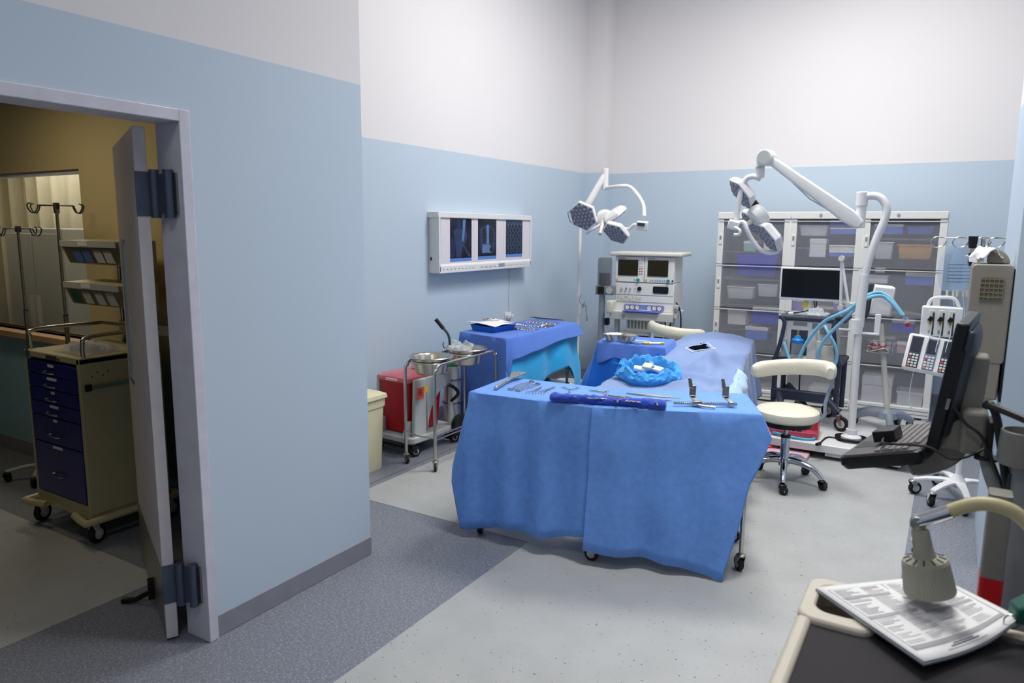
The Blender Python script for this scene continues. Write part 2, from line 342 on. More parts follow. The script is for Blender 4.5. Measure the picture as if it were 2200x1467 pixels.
def drape(name, m, poly, zt, hem, label, cat='drape', per=26, rows=16, ripple=.012, freq=21, seed=0, top=True, parent=None, rnd=.14, wr=.006):
    n = len(poly); P = [Vector((*p, 0)) for p in poly]
    A = sum(P[i].x*P[(i+1)%n].y-P[(i+1)%n].x*P[i].y for i in range(n)); sg = 1 if A > 0 else -1
    EN = []
    for i in range(n):
        d = (P[(i+1)%n]-P[i]).normalized(); EN.append(Vector((d.y, -d.x, 0))*sg)
    f = hemf(hem, n); ring = []; N = n*per
    for k in range(N):
        s = k/per; i = int(s); t = s-i; p = P[i].lerp(P[(i+1)%n], t); nn = EN[i].copy()
        if t < rnd: nn = EN[i-1].lerp(EN[i], .5+.5*t/rnd)
        elif t > 1-rnd: nn = EN[i].lerp(EN[(i+1)%n], .5*(t-1+rnd)/rnd)
        ring.append((p, nn.normalized(), s))
    mb = MB(); vs = []
    for j in range(rows+1):
        for (p, nn, s) in ring:
            z1, out = f(s); tt = j/rows
            if j == 0: q = p - nn*.008; z = zt
            else:
                d = (zt-z1)*((j-1)/(rows-1)); z = zt-.006-d*(1-.006/max(zt-z1,.01)); a = d/.6
                rp = ripple*min(1, a*1.4)*(math.sin(freq*s+seed)+.6*math.sin(freq*.43*s+seed*2.1))
                wv = wr*NZ.noise(Vector((p.x*5+seed, p.y*5, z*4)))*min(1, a*5)
                q = p+nn*(.006+out*((j-1)/(rows-1))**.9+max(rp, -.004-out*tt*.5)+wv)
            vs.append((q.x, q.y, z))
    fs = [(j*N+k, j*N+(k+1)%N, (j+1)*N+(k+1)%N, (j+1)*N+k) for j in range(rows) for k in range(N)]
    if top: fs.append(tuple(range(N)))
    mb.add(vs, fs); o = mb.build(name, m, parent, solid=.0025, ang=60)
    if label: tag(o, label, cat)
    return o
def table_frame(name, label, poly, zt, legs, shelf=None, m='steel', cr_=.04, rods=True):
    t = thing(name, label, 'table', (0,0,0))
    n = len(poly); cx = sum(p[0] for p in poly)/n; cy = sum(p[1] for p in poly)/n
    ins = [(cx+(x-cx)*.985, cy+(y-cy)*.975) for x, y in poly]
    MB().prism(ins, zt-.03, zt-.004).build('tabletop', 'steel', t)
    for (x, y) in legs:
        MB().cyl((x,y,cr_*2+.03), (x,y,zt-.03), .0125, n=12).build('leg', m, t); caster(t, (x,y,0), cr_, random.uniform(0,6), .026)
    if shelf:
        ins = [(cx+(x-cx)*.9, cy+(y-cy)*.88) for x, y in poly]; MB().prism(ins, shelf-.012, shelf).build('shelf', 'steel', t)
    return t
# ================================================================ FRONT INSTRUMENT TABLES
ZT = .85
PL = [(-2.238,3.241),(-1.49,3.297),(-1.523,3.745),(-2.271,3.69)]
PR = [(-1.505,3.285),(-.746,3.605),(-.921,4.02),(-1.62,3.735)]
table_frame('instrument_table', 'steel instrument table on the left under the front blue drape', PL, ZT-.004, [(-2.2,3.285),(-1.58,3.66),(-2.2,3.64),(-1.66,3.62)])
table_frame('instrument_table', 'steel instrument table on the right under the front blue drape', PR, ZT-.004, [(-1.495,3.33),(-.806,3.625),(-.95,3.96),(-1.55,3.70)])
drape('table_drape', 'drape', PL, ZT, [(0,.05,.03),(.12,.065,.02),(.3,.10,.02),(.6,.10,.015),(.97,.15,.02),(1.05,.5,.0),(1.5,.7,0),(2,.6,.0),(2.5,.45,.03),(3,.40,.06),(3.5,.40,.09),(3.85,.42,.13),(3.93,.3,.10),(3.97,.06,.05)],
      'blue drape hanging over the left front instrument table', seed=1.3, ripple=.020, wr=.014)
drape('table_drape', 'drape', PR, ZT+.003, [(0,.085,.045),(.1,.075,.04),(.3,.07,.04),(.5,.055,.05),(.70,.025,.06),(.825,.0035,.09),(.86,.2,.09),(.935,.52,.075),(1,.74,.06),(1.1,.77,.03),(2,.6,.02),(3,.5,.02),(3.6,.7,0),(3.93,.6,.0)],
      'blue drape hanging lower over the right front instrument table', seed=4.1, ripple=.014, wr=.012)
# ---------------------------------------------------------------- instruments
def half(mb, L, s, w, op, curve=0, ringr=.011):
    "one shank of a ring-handled instrument lying along +x, s = side"
    c, sn = math.cos(op*s), math.sin(op*s)
    def rt(x, y, z=0): return (x*c-y*sn, x*sn+y*c, z)
    pts = [rt(-.40*L, s*w), rt(-.22*L, s*w*.55), rt(-.04*L, s*.003), rt(.06*L, -s*.003), rt(.26*L, -s*.0025+curve*.5), rt(.42*L, -s*.001+curve)]
    mb.tube(cr(pts, 3), [.0024]*4+[.003]*9+[.0015]*3, 6)
    mb.tube([rt(-.40*L-ringr+ringr*math.cos(a)*1.25, s*w+ringr*math.sin(a)*.9) for a in [2*math.pi*i/14 for i in range(14)]], .0019, 5, closed=True)
def ringed(name, label, L=.16, w=.02, op=0.0, curve=0, m='instr', mh=None, cat='clamp', group=None):
    t = thing(name, label, cat, group=group)
    for s in (-1, 1):
        b2 = MB(); half(b2, L, s, w, op, curve); b2.build('shank', mh or m, t)
    MB().cyl((0,0,-.004), (0,0,.004), .0042, n=10).build('pivot', m, t)
    return t
def lay(t, p0, p1, tip=.42, z=None, tilt=0):
    "lay an instrument so its handles are at p0 and its tip at p1"
    p0, p1 = Vector(p0), Vector(p1); d = p1-p0; t.location = p0.lerp(p1, .53); t.rotation_euler = (tilt, -math.atan2(d.z, math.hypot(d.x, d.y)), math.atan2(d.y, d.x)); return t
zi = ZT+.008
def T(px, py, dz=0): return atz(px, py, zi+dz)
def span(a, b): return (Vector(a)-Vector(b)).length
def put(name, label, a, b, dz=0, w=.02, op=0., curve=0, mh=None, cat='clamp', dz2=None, tilt=0):
    p, q = T(*a, dz), T(*b, dz if dz2 is None else dz2); t = ringed(name, label, span(p, q)/.98, w, op, curve, mh=mh, cat=cat); return lay(t, p, q, tilt=tilt)
put('hemostat', 'ring-handled clamp left of centre on the front drape, next to the wire retractors', (1139,844), (1165,830), w=.018)
put('hemostat', 'ring-handled clamp with tip up right, second from the wire retractors', (1157,844), (1195,829), w=.018)
put('towel_clamp', 'small clamp with spread handles behind the left end of the towel roll', (1226,832), (1224,842), w=.05, op=.16, cat='clamp')
put('surgical_scissors', 'slim scissors alone at the back edge of the front drape', (1302,842), (1262,837), w=.016, cat='scissors')
put('surgical_scissors', 'scissors with gold coloured handles behind the towel roll', (1300,850), (1358,853.5), w=.017, mh='gold', cat='scissors', curve=.004)
put('surgical_scissors', 'steel scissors pointing at the rib spreader beyond the towel roll', (1382,857), (1446,861), w=.022, cat='scissors', curve=.003)
# long thumb forceps
p, q = T(1346,845), T(1463,854.5); L = span(p, q); t = thing('thumb_forceps', 'long steel thumb forceps lying behind the towel roll', 'forceps')
for s in (-1, 1):
    b2 = MB(); b2.tube([(-L/2,0,0),(-L*.3,s*.006,0),(0,s*.011,0),(L*.3,s*.007,0),(L/2,s*.0035,0)], [.0035,.005,.0055,.003,.0015], 6); b2.build('arm', 'instr', t)
MB().box((-L/2+.008,0,0), (.02,.012,.008)).build('joint', 'instr', t); t.location = p.lerp(q,.5); d = q-p; t.rotation_euler = (0,0,math.atan2(d.y,d.x))
# blade holder with fan blade at the left
p, q = T(1064,834,.006), T(1118,808,.0); d = q-p; L = d.length; t = thing('rasp', 'steel tool with thick handle and fan shaped end at left corner of the front drape', 'surgical tool')
h = MB(); h.tube(cr([(0,0,0),(.03,0,.001),(L*.3,0,.001),(L*.42,0,0)], 4), [.009,.012,.012,.0115,.011,.0105,.0105,.0105,.010,.0095,.009,.0075,.007], 10); h.build('handle', 'instr', t)
b2 = MB(); b2.prism([(L*.40,-.007),(L*.62,-.014),(L*.92,-.045),(L*.98,-.042),(L,0),(L*.98,.042),(L*.92,.045),(L*.62,.014),(L*.40,.007)], -.002, .003); b2.build('blade', 'instr', t, bevel=.001)
for k in range(3): MB().lathe([(.003,0),(.006,.002),(.003,.004)], (L*.85,-.02+.02*k,.002), 10).build('hole_rim', 'steel_d', t)
t.location = p; t.rotation_euler = (0,-.05,math.atan2(d.y,d.x))
# two hooked retractors
def retractor(label, a, b):
    p, q = T(*a), T(*b); d = q-p; L = d.length; t = thing('retractor', label, 'retractor')
    for s in (-1, 1):
        g = MB(); g.tube(cr([(0,s*.009,.004),(L*.2,s*.012,.006),(L*.5,s*.018,.008),(L*.85,s*.010,.006),(L,s*.012,.004)], 4), .0028, 6); g.build('bow', 'instr', t)
    MB().box((0,0,.006), (.012,.034,.014)).build('end_plate', 'instr', t, bevel=.001); MB().box((L,0,.006), (.01,.03,.012)).build('end_plate', 'instr', t, bevel=.001)
    t.location = p-Vector((0,0,.006)); t.rotation_euler = (0,0,math.atan2(d.y,d.x)); return t
retractor('spring bow retractor nearest the fan shaped tool', (1097,836), (1143,819))
retractor('spring bow retractor beside the first ring-handled clamp', (1113,838), (1156,824))
# rolled towel
p, q = T(1182,854,.012), T(1432,872,.012); L = span(p, q); d = q-p
def rollc(k):
    t = k/60; return .0225-.005*max(0,math.sin(t*38+1))**6+.006*NZ.noise(Vector((t*9,2,0)))+.004*(1 if t < .06 or t > .92 else 0)
rg = []
for k in range(61):
    t = k/60; c = p.lerp(q, t); r0 = rollc(k)*(.55 if k in (0,60) else 1); ux = Vector((-d.y, d.x, 0)).normalized()
    ring = []
    for j in range(16):
        a = 2*math.pi*j/16; rr = r0*(1+.10*math.sin(a*2+t*14)+.22*NZ.noise(Vector((t*22, math.cos(a)*1.5, math.sin(a)*1.5)))+.10*NZ.noise(Vector((t*60, math.cos(a)*3, math.sin(a)*3))))
        ring.append(c+Vector((0,0,.006))+ux*math.cos(a)*rr*1.25+Vector((0,0,1))*max(-.022, math.sin(a)*rr))
    rg.append(ring)
roll = tag(MB().rings(rg).build('towel_roll', 'towel', ang=70), 'rolled dark blue towel along the front edge of the blue drape', 'towel')
for i, (a, b3, w, lab) in enumerate((((1236,850),(1262,853),.014,'clamp clipped at the left end of the towel roll'),((1268,854),(1305,857),.013,'clamp lying along the towel roll, second from its left end'),
        ((1327,855),(1327,865),.045,'clamp with spread handles on the middle of the towel roll'),((1352,861),(1378,864),.012,'clamp on the towel roll, second from its right end'),((1408,859),(1413,871),.03,'clamp at the right end of the towel roll'))):
    put('towel_clamp', lab, a, b3, .032, w, op=.1 if w > .02 else 0)
# rib spreader
t = thing('rib_spreader', 'steel rib spreader with toothed bar and two upright blades at right', 'retractor')
p, q = T(1447,866,.012), T(1584,869,.012); d = q-p; L = d.length; az = math.atan2(d.y,d.x); t.location = p; t.rotation_euler = (0,0,az)
MB().bb(0, L, -.005, .005, -.004, .006).build('rack_bar', 'instr', t, bevel=.001)
tt = MB()
for k in range(34): tt.ext([(L*k/34,-.004),(L*(k+.5)/34,-.004),(L*(k+.25)/34,-.010)], 'Y', -.005, .005); tt.ext([(L*k/34,.006),(L*(k+.5)/34,.006),(L*(k+.25)/34,.0105)], 'Y', -.005, .005)
tt.build('rack_teeth', 'instr', t)
for k, (x0, lean) in enumerate(((.115, -.012), (L-.03, -.02))):
    a = MB(); a.bb(x0-.02, x0+.028, -.014, .014, -.01, .016) if k == 0 else a.bb(x0-.012, x0+.016, -.012, .012, -.01, .014)
    a.add([(x0-.012,.0,.014),(x0+.012,.0,.014),(x0+lean+.012,.07,.03),(x0+lean-.012,.07,.03),(x0-.012,.0,.006),(x0+.012,.0,.006),(x0+lean+.012,.07,.022),(x0+lean-.012,.07,.022)], [(0,1,2,3),(7,6,5,4),(0,4,5,1),(1,5,6,2),(2,6,7,3),(3,7,4,0)])
    ar = a.build('arm', 'instr', t, bevel=.002)
    bl = MB(); x = x0+lean; bl.box((x+.004,.066,.055), (.034,.005,.05)); bl.ext([(x-.016,.07),(x+.006,.066),(x-.006,.118),(x-.024,.122)], 'Y', .060, .066); bl.bb(x-.014,x+.02,.045,.068,.028,.033)
    bl.build('blade', 'instr', ar, bevel=.001)
hd = MB(); hd.tube([(.115,-.012,-.002),(.14,-.035,-.004),(.2,-.05,-.006)], [.006,.0065,.006], 8); hd.build('crank_handle', 'instr', t)
# ================================================================ OPERATING TABLE AND ITS DRAPE
t = thing('operating_table', 'operating table standing under the light blue surgical drape', 'table', (-1.56,5.12,0), .113)
MB().prism(rrect(.5,1.0,.06), .0, .14).build('base', 'ltgrey', t, bevel=.01)
MB().bb(-.14,.14,-.2,.2,.14,.64).build('column', 'steel', t, bevel=.01)
MB().bb(-.22,.22,-1.0,1.0,.64,.69).build('frame', 'steel_d', t, bevel=.01)
for k, (a, b2) in enumerate(((-1.0,-.45),(-.43,.4),(.42,1.0))): MB().bb(-.22,.22,a,b2,.69,.74).build('cushion', 'black', t, bevel=.02)
def ridge(x, y, ax, ay, bx, by, h, w):
    dx, dy = bx-ax, by-ay; l2 = dx*dx+dy*dy; k = max(0, min(1, ((x-ax)*dx+(y-ay)*dy)/l2)); d2 = (x-ax-k*dx)**2+(y-ay-k*dy)**2
    return h*math.exp(-d2/(w*w))
def or_top(x, y):
    c = -1.44-.27*max(0, min(1, (y-4.0)/2.3))
    z = .765
    s = max(0, min(1, (y-4.55)/.5)); s = s*s*(3-2*s)
    z += .075*s*math.exp(-((x-c)/.36)**4)                           # the body under the drape
    z += .045*math.exp(-((y-5.55)/.42)**2-((x-c)/.25)**2)+.03*math.exp(-((y-6.2)/.16)**2-((x-c)/.16)**2)
    e = max(0, min(1, (5.2-y)/1.0)); z += .045*e*math.exp(-((x-c-.17)/.12)**2)
    z += ridge(x,y,-1.42,4.75,-1.22,5.55,.042,.045)+ridge(x,y,-1.30,4.6,-1.42,5.1,.040,.04)+ridge(x,y,-1.55,4.62,-1.2,4.42,.045,.045)
    z += ridge(x,y,-1.6,4.7,-1.3,4.95,.022,.04)+ridge(x,y,-1.15,4.3,-1.25,4.75,.025,.04)+ridge(x,y,-1.45,4.35,-1.2,4.15,.024,.04)
    z += .014*NZ.noise(Vector((x*4,y*3,1)))+.012*abs(NZ.noise(Vector((x*6+y*2,y*3-x*2,8))))+.006*NZ.noise(Vector((x*11,y*9,4)))
    return z
NU, NV = 96, 150
FEN = atz(1505, 749, .868)
def inside_fen(x, y):
    dx, dy = x-FEN.x, y-FEN.y; return abs(dx*.9+dy*.15)/.085+abs(dy-dx*.3)/.185 < 1
DROP = .52
vs = []; Y0, Y1 = 3.98, 6.33
for j in range(NV+1):
    v = (j/NV)*(Y1-Y0+2*DROP)-DROP; y = Y0+min(max(v,0),Y1-Y0); over_y = max(-v, v-(Y1-Y0), 0)
    hl = -1.86-.10*(y-Y0)/(Y1-Y0); hr = -1.02-.40*(y-Y0)/(Y1-Y0)
    for i in range(NU+1):
        u = (i/NU)*(hr-hl+2*DROP)-DROP; x = hl+min(max(u,0),hr-hl); ox = max(-u, u-(hr-hl), 0); sx = -1 if u < 0 else 1
        z = or_top(x, y); ov = max(ox, over_y)
        rx, ry = 0, 0
        if ov > 0:
            s = (y*13 if ox >= over_y else x*15); fl_ = .10*ov+.03*ov/DROP*math.sin(s)+.02*ov*math.sin(s*2.3+1)
            if ox > 0: rx = sx*(.012+fl_*(ox/ov))
            if over_y > 0: ry = (-1 if v < 0 else 1)*(.012+fl_*(over_y/ov))
            z -= ov*.95
        vs.append((x+rx, y+ry, z))
fs = []
for j in range(NV):
    for i in range(NU):
        a = j*(NU+1)+i; q = [a, a+1, a+NU+2, a+NU+1]; cx = sum(vs[k][0] for k in q)/4; cy = sum(vs[k][1] for k in q)/4; cz = sum(vs[k][2] for k in q)/4
        if cz > .7 and inside_fen(cx, cy): continue
        fs.append(tuple(q))
od = thing('surgical_drape', 'light blue surgical drape covering the operating table, with a cut opening', 'drape')
MB().add(vs, fs).build('sheet', 'drape_or', od, solid=.003, ang=70)
cn = [Vector((FEN.x+a, FEN.y+b2, 0)) for a, b2 in ((-.10,-.05),(.0,-.19),(.10,.05),(.0,.19))]
lp = []
for k in range(4):
    for q in range(8): c = cn[k].lerp(cn[(k+1)%4], q/8); lp.append(c)
rg = []
for sc, dz in ((1.06,.0035),(1.0,.006),(.97,.002)):
    rg.append([Vector((FEN.x+(c.x-FEN.x)*sc, FEN.y+(c.y-FEN.y)*sc, or_top(c.x, c.y)+dz)) for c in lp])
MB().rings(rg, True, False).build('opening_border', mat('white_adhesive_edge', (226,226,226), .6), od)
MB().prism([(c.x, c.y) for c in [FEN+(Vector((q.x,q.y,FEN.z))-FEN)*1.25 for q in cn]], .835, .838).build('site_cover', mat('dark_site_film', (84,80,84), .45), od)
# pale plastic film hanging at the right side of the foot end
def film(u, v):
    y = 4.12+u*.86; hr = -1.02-.40*(y-3.98)/2.35; cz = max(0, v-.02)
    x = hr-.02+.065*min(1,v*8)+.07*cz+.022*cz*math.sin(u*17+v*2)+.016*NZ.noise(Vector((u*6,v*5,2)))+.01*abs(NZ.noise(Vector((u*11,v*9,7))))
    z = or_top(hr-.03, y)+.010-cz*(.46+.06*math.sin(u*7))
    return (x, y, z)
tag(MB().grid(40, 20, film).build('plastic_film', 'drape_pl', solid=.002, ang=70), 'pale translucent blue film hanging off the right side of the operating table', 'film')
# ---------------------------------------------------------------- wrapped basin with gauze
WB = atz(1393, 812, .79); wz = .79
t = thing('wrapped_basin', 'basin in crumpled sky blue wrap on the foot of the operating table', 'basin', (WB.x, WB.y, wz), .1)
rg = []
prof = ((.165,-.035),(.185,-.012),(.20,.008),(.206,.026),(.203,.044),(.196,.06),(.186,.074),(.174,.08),(.164,.077),(.157,.064),(.152,.048),(.146,.034),(.138,.026))
for k, (r0, z) in enumerate(prof):
    ring = []
    for j in range(110):
        a = 2*math.pi*j/110; ca, sa = math.cos(a), math.sin(a)
        cr1 = abs(NZ.noise(Vector((ca*2.6+sa*z*30, sa*2.6, z*16)))); cr2 = abs(NZ.noise(Vector((ca*7, sa*7+z*40, z*9+5)))); amp = 1 if 1 <= k <= 9 else .4
        e = 1+amp*(.16*cr1-.03+.10*cr2-.02)+.05*math.cos(a*4)
        zz = z+((.05*max(0,sa)-.02*max(0,-sa)+.05*NZ.noise(Vector((ca*2.2, sa*2.2, 9)))+.02*NZ.noise(Vector((ca*6, sa*6, 3)))) if 3 <= k <= 10 else 0)*min(1, max(0, (z+.0)/.06))
        ring.append((r0*e*ca, r0*.82*e*sa, zz))
    rg.append(ring)
MB().rings(rg, True, False).build('wrap', 'wrap', t, ang=18)
MB().lathe([(.13,.026),(.142,.03),(.13,.034)], n=30, sy=.82).build('basin_floor', 'drape_ry', t)
fl_ = MB()
fl_.add([(-.18,.03,.06),(-.25,.05,.07),(-.25,.0,.085),(-.18,-.03,.08)], [(0,1,2,3)]); fl_.build('wrap_corner', 'wrap', t, solid=.003)
for k, (px, py, sx, sy, rz, lab, mm) in enumerate(((1374,792,.075,.05,.3,'white gauze pack at the left in the blue wrapped basin','gauze'),(1411,793,.08,.055,-.25,'white gauze pack at the right in the blue wrapped basin','gauze'),
        (1391,787,.06,.07,.1,'pale green swab packet between the two gauze packs','green'),(1400,785,.03,.09,.5,'blue striped sachet behind the gauze packs','drape_or'))):
    c = atz(px, py, wz+(.058 if k < 2 else .075))
    o = MB(Matrix.Translation(c) @ Euler((.25,.1,rz)).to_matrix().to_4x4()).prism(rrect(sx, sy, .008), -.012, .012).build('gauze_pack', 'gauze' if mm == 'gauze' else (mat('pale_green_packet', (206,226,190), .6) if mm == 'green' else mm), bevel=.006)
    tag(o, lab, 'packet', 'packs in the blue wrapped basin')
# ================================================================ SMALL INSTRUMENT STAND (dark blue wrap)
PM = [(-2.25,4.97),(-1.74,5.0),(-1.8,5.40),(-2.33,5.35)]; ZM = .905
t = thing('instrument_stand', 'small instrument stand under the dark blue wrap beside the operating table', 'table')
MB().prism([(x*.99+-.0204, y*.99+.0518) for x, y in PM], ZM-.025, ZM-.005).build('tray', 'steel', t)
MB().cyl((-2.2,5.2,.1), (-2.2,5.2,ZM-.02), .016).build('post', 'steel', t)
MB().tube(cr([(-2.24,4.95,.08),(-2.2,5.0,.10),(-2.2,5.4,.10),(-2.24,5.45,.08)],3), .016).build('base', 'steel', t)
for y in (4.95,5.45): caster(t, (-2.24,y,0), .026, 1.0, .02, stem=.01)
drape('plastic_drape', 'drape_ry', PM, ZM, [(0,.22,.14),(.25,.35,.06),(.5,.66,.03),(.8,.72,.02),(1,.66,.05),(1.4,.75,.03),(2,.72,.03),(2.6,.6,.03),(3,.12,.1),(3.4,.12,.16),(3.8,.14,.22)],
      'royal blue plastic drape hanging below the dark blue wrap beside the operating table', ripple=.022, seed=2, wr=.02)
drape('instrument_wrap', 'drape_dk', PM, ZM+.004, [(0,.74,.04),(.3,.80,.03),(.5,.78,.03),(.75,.80,.03),(.98,.70,.05),(1.15,.78,.03),(2,.8,.03),(3,.8,.03),(3.5,.78,.03)],
      'dark blue wrap on the small stand, with the kidney dish on it', ripple=.02, seed=5, wr=.016)
KD = atz(1333, 734, ZM+.006)
t = thing('kidney_dish', 'steel kidney dish on the dark blue wrap', 'dish', (KD.x, KD.y, ZM+.006), .1)
rg = []
def bean(a, sc): 
    x, y = .13*math.cos(a), .07*math.sin(a); y += .055*math.exp(-(x/.055)**2)*(1 if math.sin(a) < 0 else .35); return (x*sc, y*sc-.01)
for (sc, z) in ((.76,0),(.8,.002),(.98,.05),(1.04,.053),(1.03,.056),(.95,.051),(.77,.005)): rg.append([(*bean(2*math.pi*i/56, sc), z) for i in range(56)])
MB().rings(rg).build('bowl', 'steel', t)
c = atz(1375, 736, ZM+.01)
tag(MB(Matrix.Translation(c)).tube([((.07+.006*k)*math.cos(a), (.05+.004*k)*math.sin(a), .002+.0035*k+.001*math.sin(3*a)) for k in range(3) for a in [2*math.pi*i/28 for i in range(28)]], .0035, 6).build('tubing_coil', mat('clear_blue_tubing', (196,216,240), .25)), 'coil of clear tubing on the dark blue wrap', 'tubing')
c = atz(1405, 738, ZM+.012)
t = thing('suture_pack', 'long white and yellow packet on the dark blue wrap', 'packet', c, .55)
MB().bb(-.075,.075,-.02,.02,-.004,.008).build('pack', 'paper', t, bevel=.003); MB().bb(-.075,-.035,-.0202,.0202,-.0042,.0085).build('end_band', 'yellow', t); MB().bb(.045,.076,-.0202,.0202,-.0042,.0085).build('end_band', 'yellow', t)
c = atz(1401, 732, ZM+.006)
t = thing('small_vial', 'small clear vial standing behind the white and yellow packet', 'vial', c)
MB().lathe([(.011,0),(.012,.004),(.012,.03),(.006,.036),(.006,.045)], n=14).build('glass', 'film_clear', t); MB().cyl((0,0,.042), (0,0,.056), .008, n=12).build('cap', 'ltgrey', t)
# ================================================================ BACK LEFT TABLE
PB = [(-3.58,5.04),(-3.05,4.93),(-3.02,6.16),(-3.50,6.28)]; ZB = .87
t = table_frame('back_table', 'steel table by the left wall under dark blue and cyan drapes', PB, ZB-.008, [(-3.52,5.12),(-3.10,5.05),(-3.07,6.08),(-3.45,6.15)], .3)
drape('plastic_drape', 'drape_cy', PB, ZB-.004, [(0,.16,.0),(.15,.3,0),(.5,.4,.0),(.9,.4,.0),(.97,.2,.0),(1.03,.30,.05),(1.2,.36,.05),(1.5,.44,.045),(1.78,.50,.05),(1.86,.40,.05),(1.93,.14,.05),(2.02,.18,.06),(2.3,.45,.03),(3,.3,.03),(3.5,.3,.03),(3.9,.14,.05)],
      'cyan plastic drape hanging under the dark blue wrap of the table by the left wall', ripple=.022, seed=3, wr=.022, freq=17, rows=20)
drape('instrument_wrap', 'drape_dk', PB, ZB, [(0,.13,.07),(.3,.15,.05),(.9,.16,.06),(.985,.18,.07),(1.02,.69,.07),(1.3,.72,.06),(1.7,.76,.06),(2,.76,.07),(2.4,.7,.03),(3,.5,.03),(3.6,.4,.03)],
      'dark blue wrap with trays and many instruments on the table by the left wall', ripple=.012, seed=6, freq=11)
# blue tray with paper, bowl
c = atz(1060, 706, ZB+.012)
t = thing('blue_tray', 'shallow blue tray covered with white paper on the dark blue wrap', 'tray', (c.x,c.y,ZB+.004), 1.45)
tr = MB(); rg = [[(x,y,z) for x, y in rrect(w_, h_, .02)] for w_, h_, z in ((.30,.24,0),(.33,.27,.05),(.345,.285,.05),(.33,.27,.048),(.295,.235,.006))]
tr.rings(rg).build('tray', mat('blue_tray_plastic', (36,112,206), .4), t)
def pp(u, v): x, y = -.18+.40*u, -.17+.33*v; return (x, y, .055+.012*math.sin(u*5+v*2)-.05*max(0,u-.82)**.5*.4+.012*v)
MB().grid(14, 12, pp).build('paper', 'paper', t, solid=.001)
c = atz(1055, 694, ZB+.03)
t = thing('steel_bowl', 'small shiny steel bowl standing behind the blue tray', 'bowl', (c.x,c.y,ZB+.004))
MB().lathe([(.04,0),(.06,.01),(.075,.055),(.083,.058),(.082,.062),(.072,.056),(.057,.013),(.03,.008)], n=28).build('bowl', 'chrome', t)
g = 'instruments laid in rows on the dark blue wrap'
base = ringed('hemostat', 'ring-handled steel clamp in the rows of instruments on the dark blue wrap', .17, .018, group=g)
first = True; random.seed(3)
for row, (y0, n_, x0, x1) in enumerate(((5.47,8,-3.36,-3.08),(5.72,9,-3.46,-3.08),(5.96,7,-3.4,-3.12))):
    for k in range(n_):
        x = x0+(x1-x0)*k/(n_-1)+random.uniform(-.006,.006); loc = (x, y0+random.uniform(-.015,.015), ZB+.010); rz = math.pi/2+random.uniform(-.12,.12)
        lab = 'ring-handled clamp, %s from the left in the %s row on the dark blue wrap' % (('first','second','third','fourth','fifth','sixth','seventh','eighth','ninth')[k], ('nearest','middle','farthest')[row])
        if first: base['label'] = lab; base.location = loc; base.rotation_euler = (0,0,rz); first = False
        else: dup(base, loc, rz, lab, scale=random.uniform(.9,1.1))
for k in range(5):
    o = MB(Matrix.Translation((-3.46+.05*k,6.17-.005*k,ZB+.012)) @ Matrix.Rotation(.1*k-.3,4,'Z')).tube([(-.1,0,0),(-.02,0,.004),(.05,0,.003),(.11,.006,0)], [.003,.006,.005,.002], 6).build('probe', 'dkgrey')
    tag(o, ('leftmost','second','middle','fourth','rightmost')[k]+' dark slim probe at the far end of the dark blue wrap', 'probe', 'dark probes at the far end of the wrap')
o = MB(Matrix.Translation((-3.10,5.72,ZB+.016)) @ Matrix.Rotation(1.2,4,'Z')).lathe([(.004,-.08),(.011,-.07),(.013,-.02),(.011,.05),(.013,.07),(.006,.078)], axis='X', n=12).build('bone_file', 'instr'); tag(o, 'thick knurled steel file at right edge of the dark blue wrap', 'file')
# ================================================================ X-RAY VIEWING BOX
XV = -3.97
t = thing('x_ray_viewer', 'white three panel X-ray viewing box on the left wall', 'light box', (XV, 5.92, 1.365)); t.scale = (.52,1,1)
# local: x out from the wall, y along it, z up
MB().bb(0,.20,-.81,.79,.0,.51).build('body', 'white_metal', t, bevel=.004)
MB().bb(-.002,.235,-.83,.80,.475,.525).build('top_ledge', 'white_metal', t, bevel=.005)
MB().ext([(.0,-.01),(.235,-.012),(.235,.05),(.2,.075),(0,.075)], 'Y', -.815, .795).build('bottom_ledge', 'white_metal', t, bevel=.004)
for s in (-1, 1): MB().bb(.19,.235, s*.80-.012-.01, s*.80+.012-.01, .0,.48).build('end_post', 'white_metal', t, bevel=.003)
pm = mat('viewer_diffuser', (222,218,226), .5, var=.02)
for k in range(3): MB().bb(.2,.206,-.775+.515*k,-.775+.505+.515*k,.075,.475).build('panel', pm, t)
for k in range(26): 
    y = -.77+.058*k
    if 9 <= k <= 15: continue
    MB().bb(.2345,.2365,y,y+.022,.018,.023).build('slot', 'dkgrey', t)
for k in range(4): MB().bb(.2345,.238,-.17+.075*k,-.12+.075*k,.012,.03).build('switch', 'ltgrey', t, bevel=.001)
MB().bb(.2345,.238,.15,.26,.01,.045).build('label_plate', 'midgrey', t)
MB().bb(.03,.06,-.812,-.81,.1,.13).build('screw_cap', 'black', t)
fb = mat('x_ray_film', (18,24,44), .18, var=.3, scale=8); ff = mat('x_ray_film_blue_base', (92,140,214), .2)
gl = mat('x_ray_bone', (92,126,176), .3, var=.15, scale=30); gm = mat('x_ray_soft_tissue', (42,58,96), .3, var=.3, scale=14)
XS = .2075
def film(y0, y1, z0, z1, label):
    f = MB().bb(XS, XS+.0012, y0, y1, z0, z1).build('film', fb, t); f['label'] = label
    MB().bb(XS+.0011, XS+.0016, y0, y1, z0, z0+.03).build('film_edge', ff, f); return f
def shp(poly, m, f, lift=.0018, nm='film_print'):
    return MB().add([(XS+lift, y, z) for y, z in poly], [tuple(range(len(poly)))]).build(nm, m, f)
def ell(cy, cz, ry, rz, n=20): return [(cy+ry*math.cos(2*math.pi*i/n), cz+rz*math.sin(2*math.pi*i/n)) for i in range(n)]
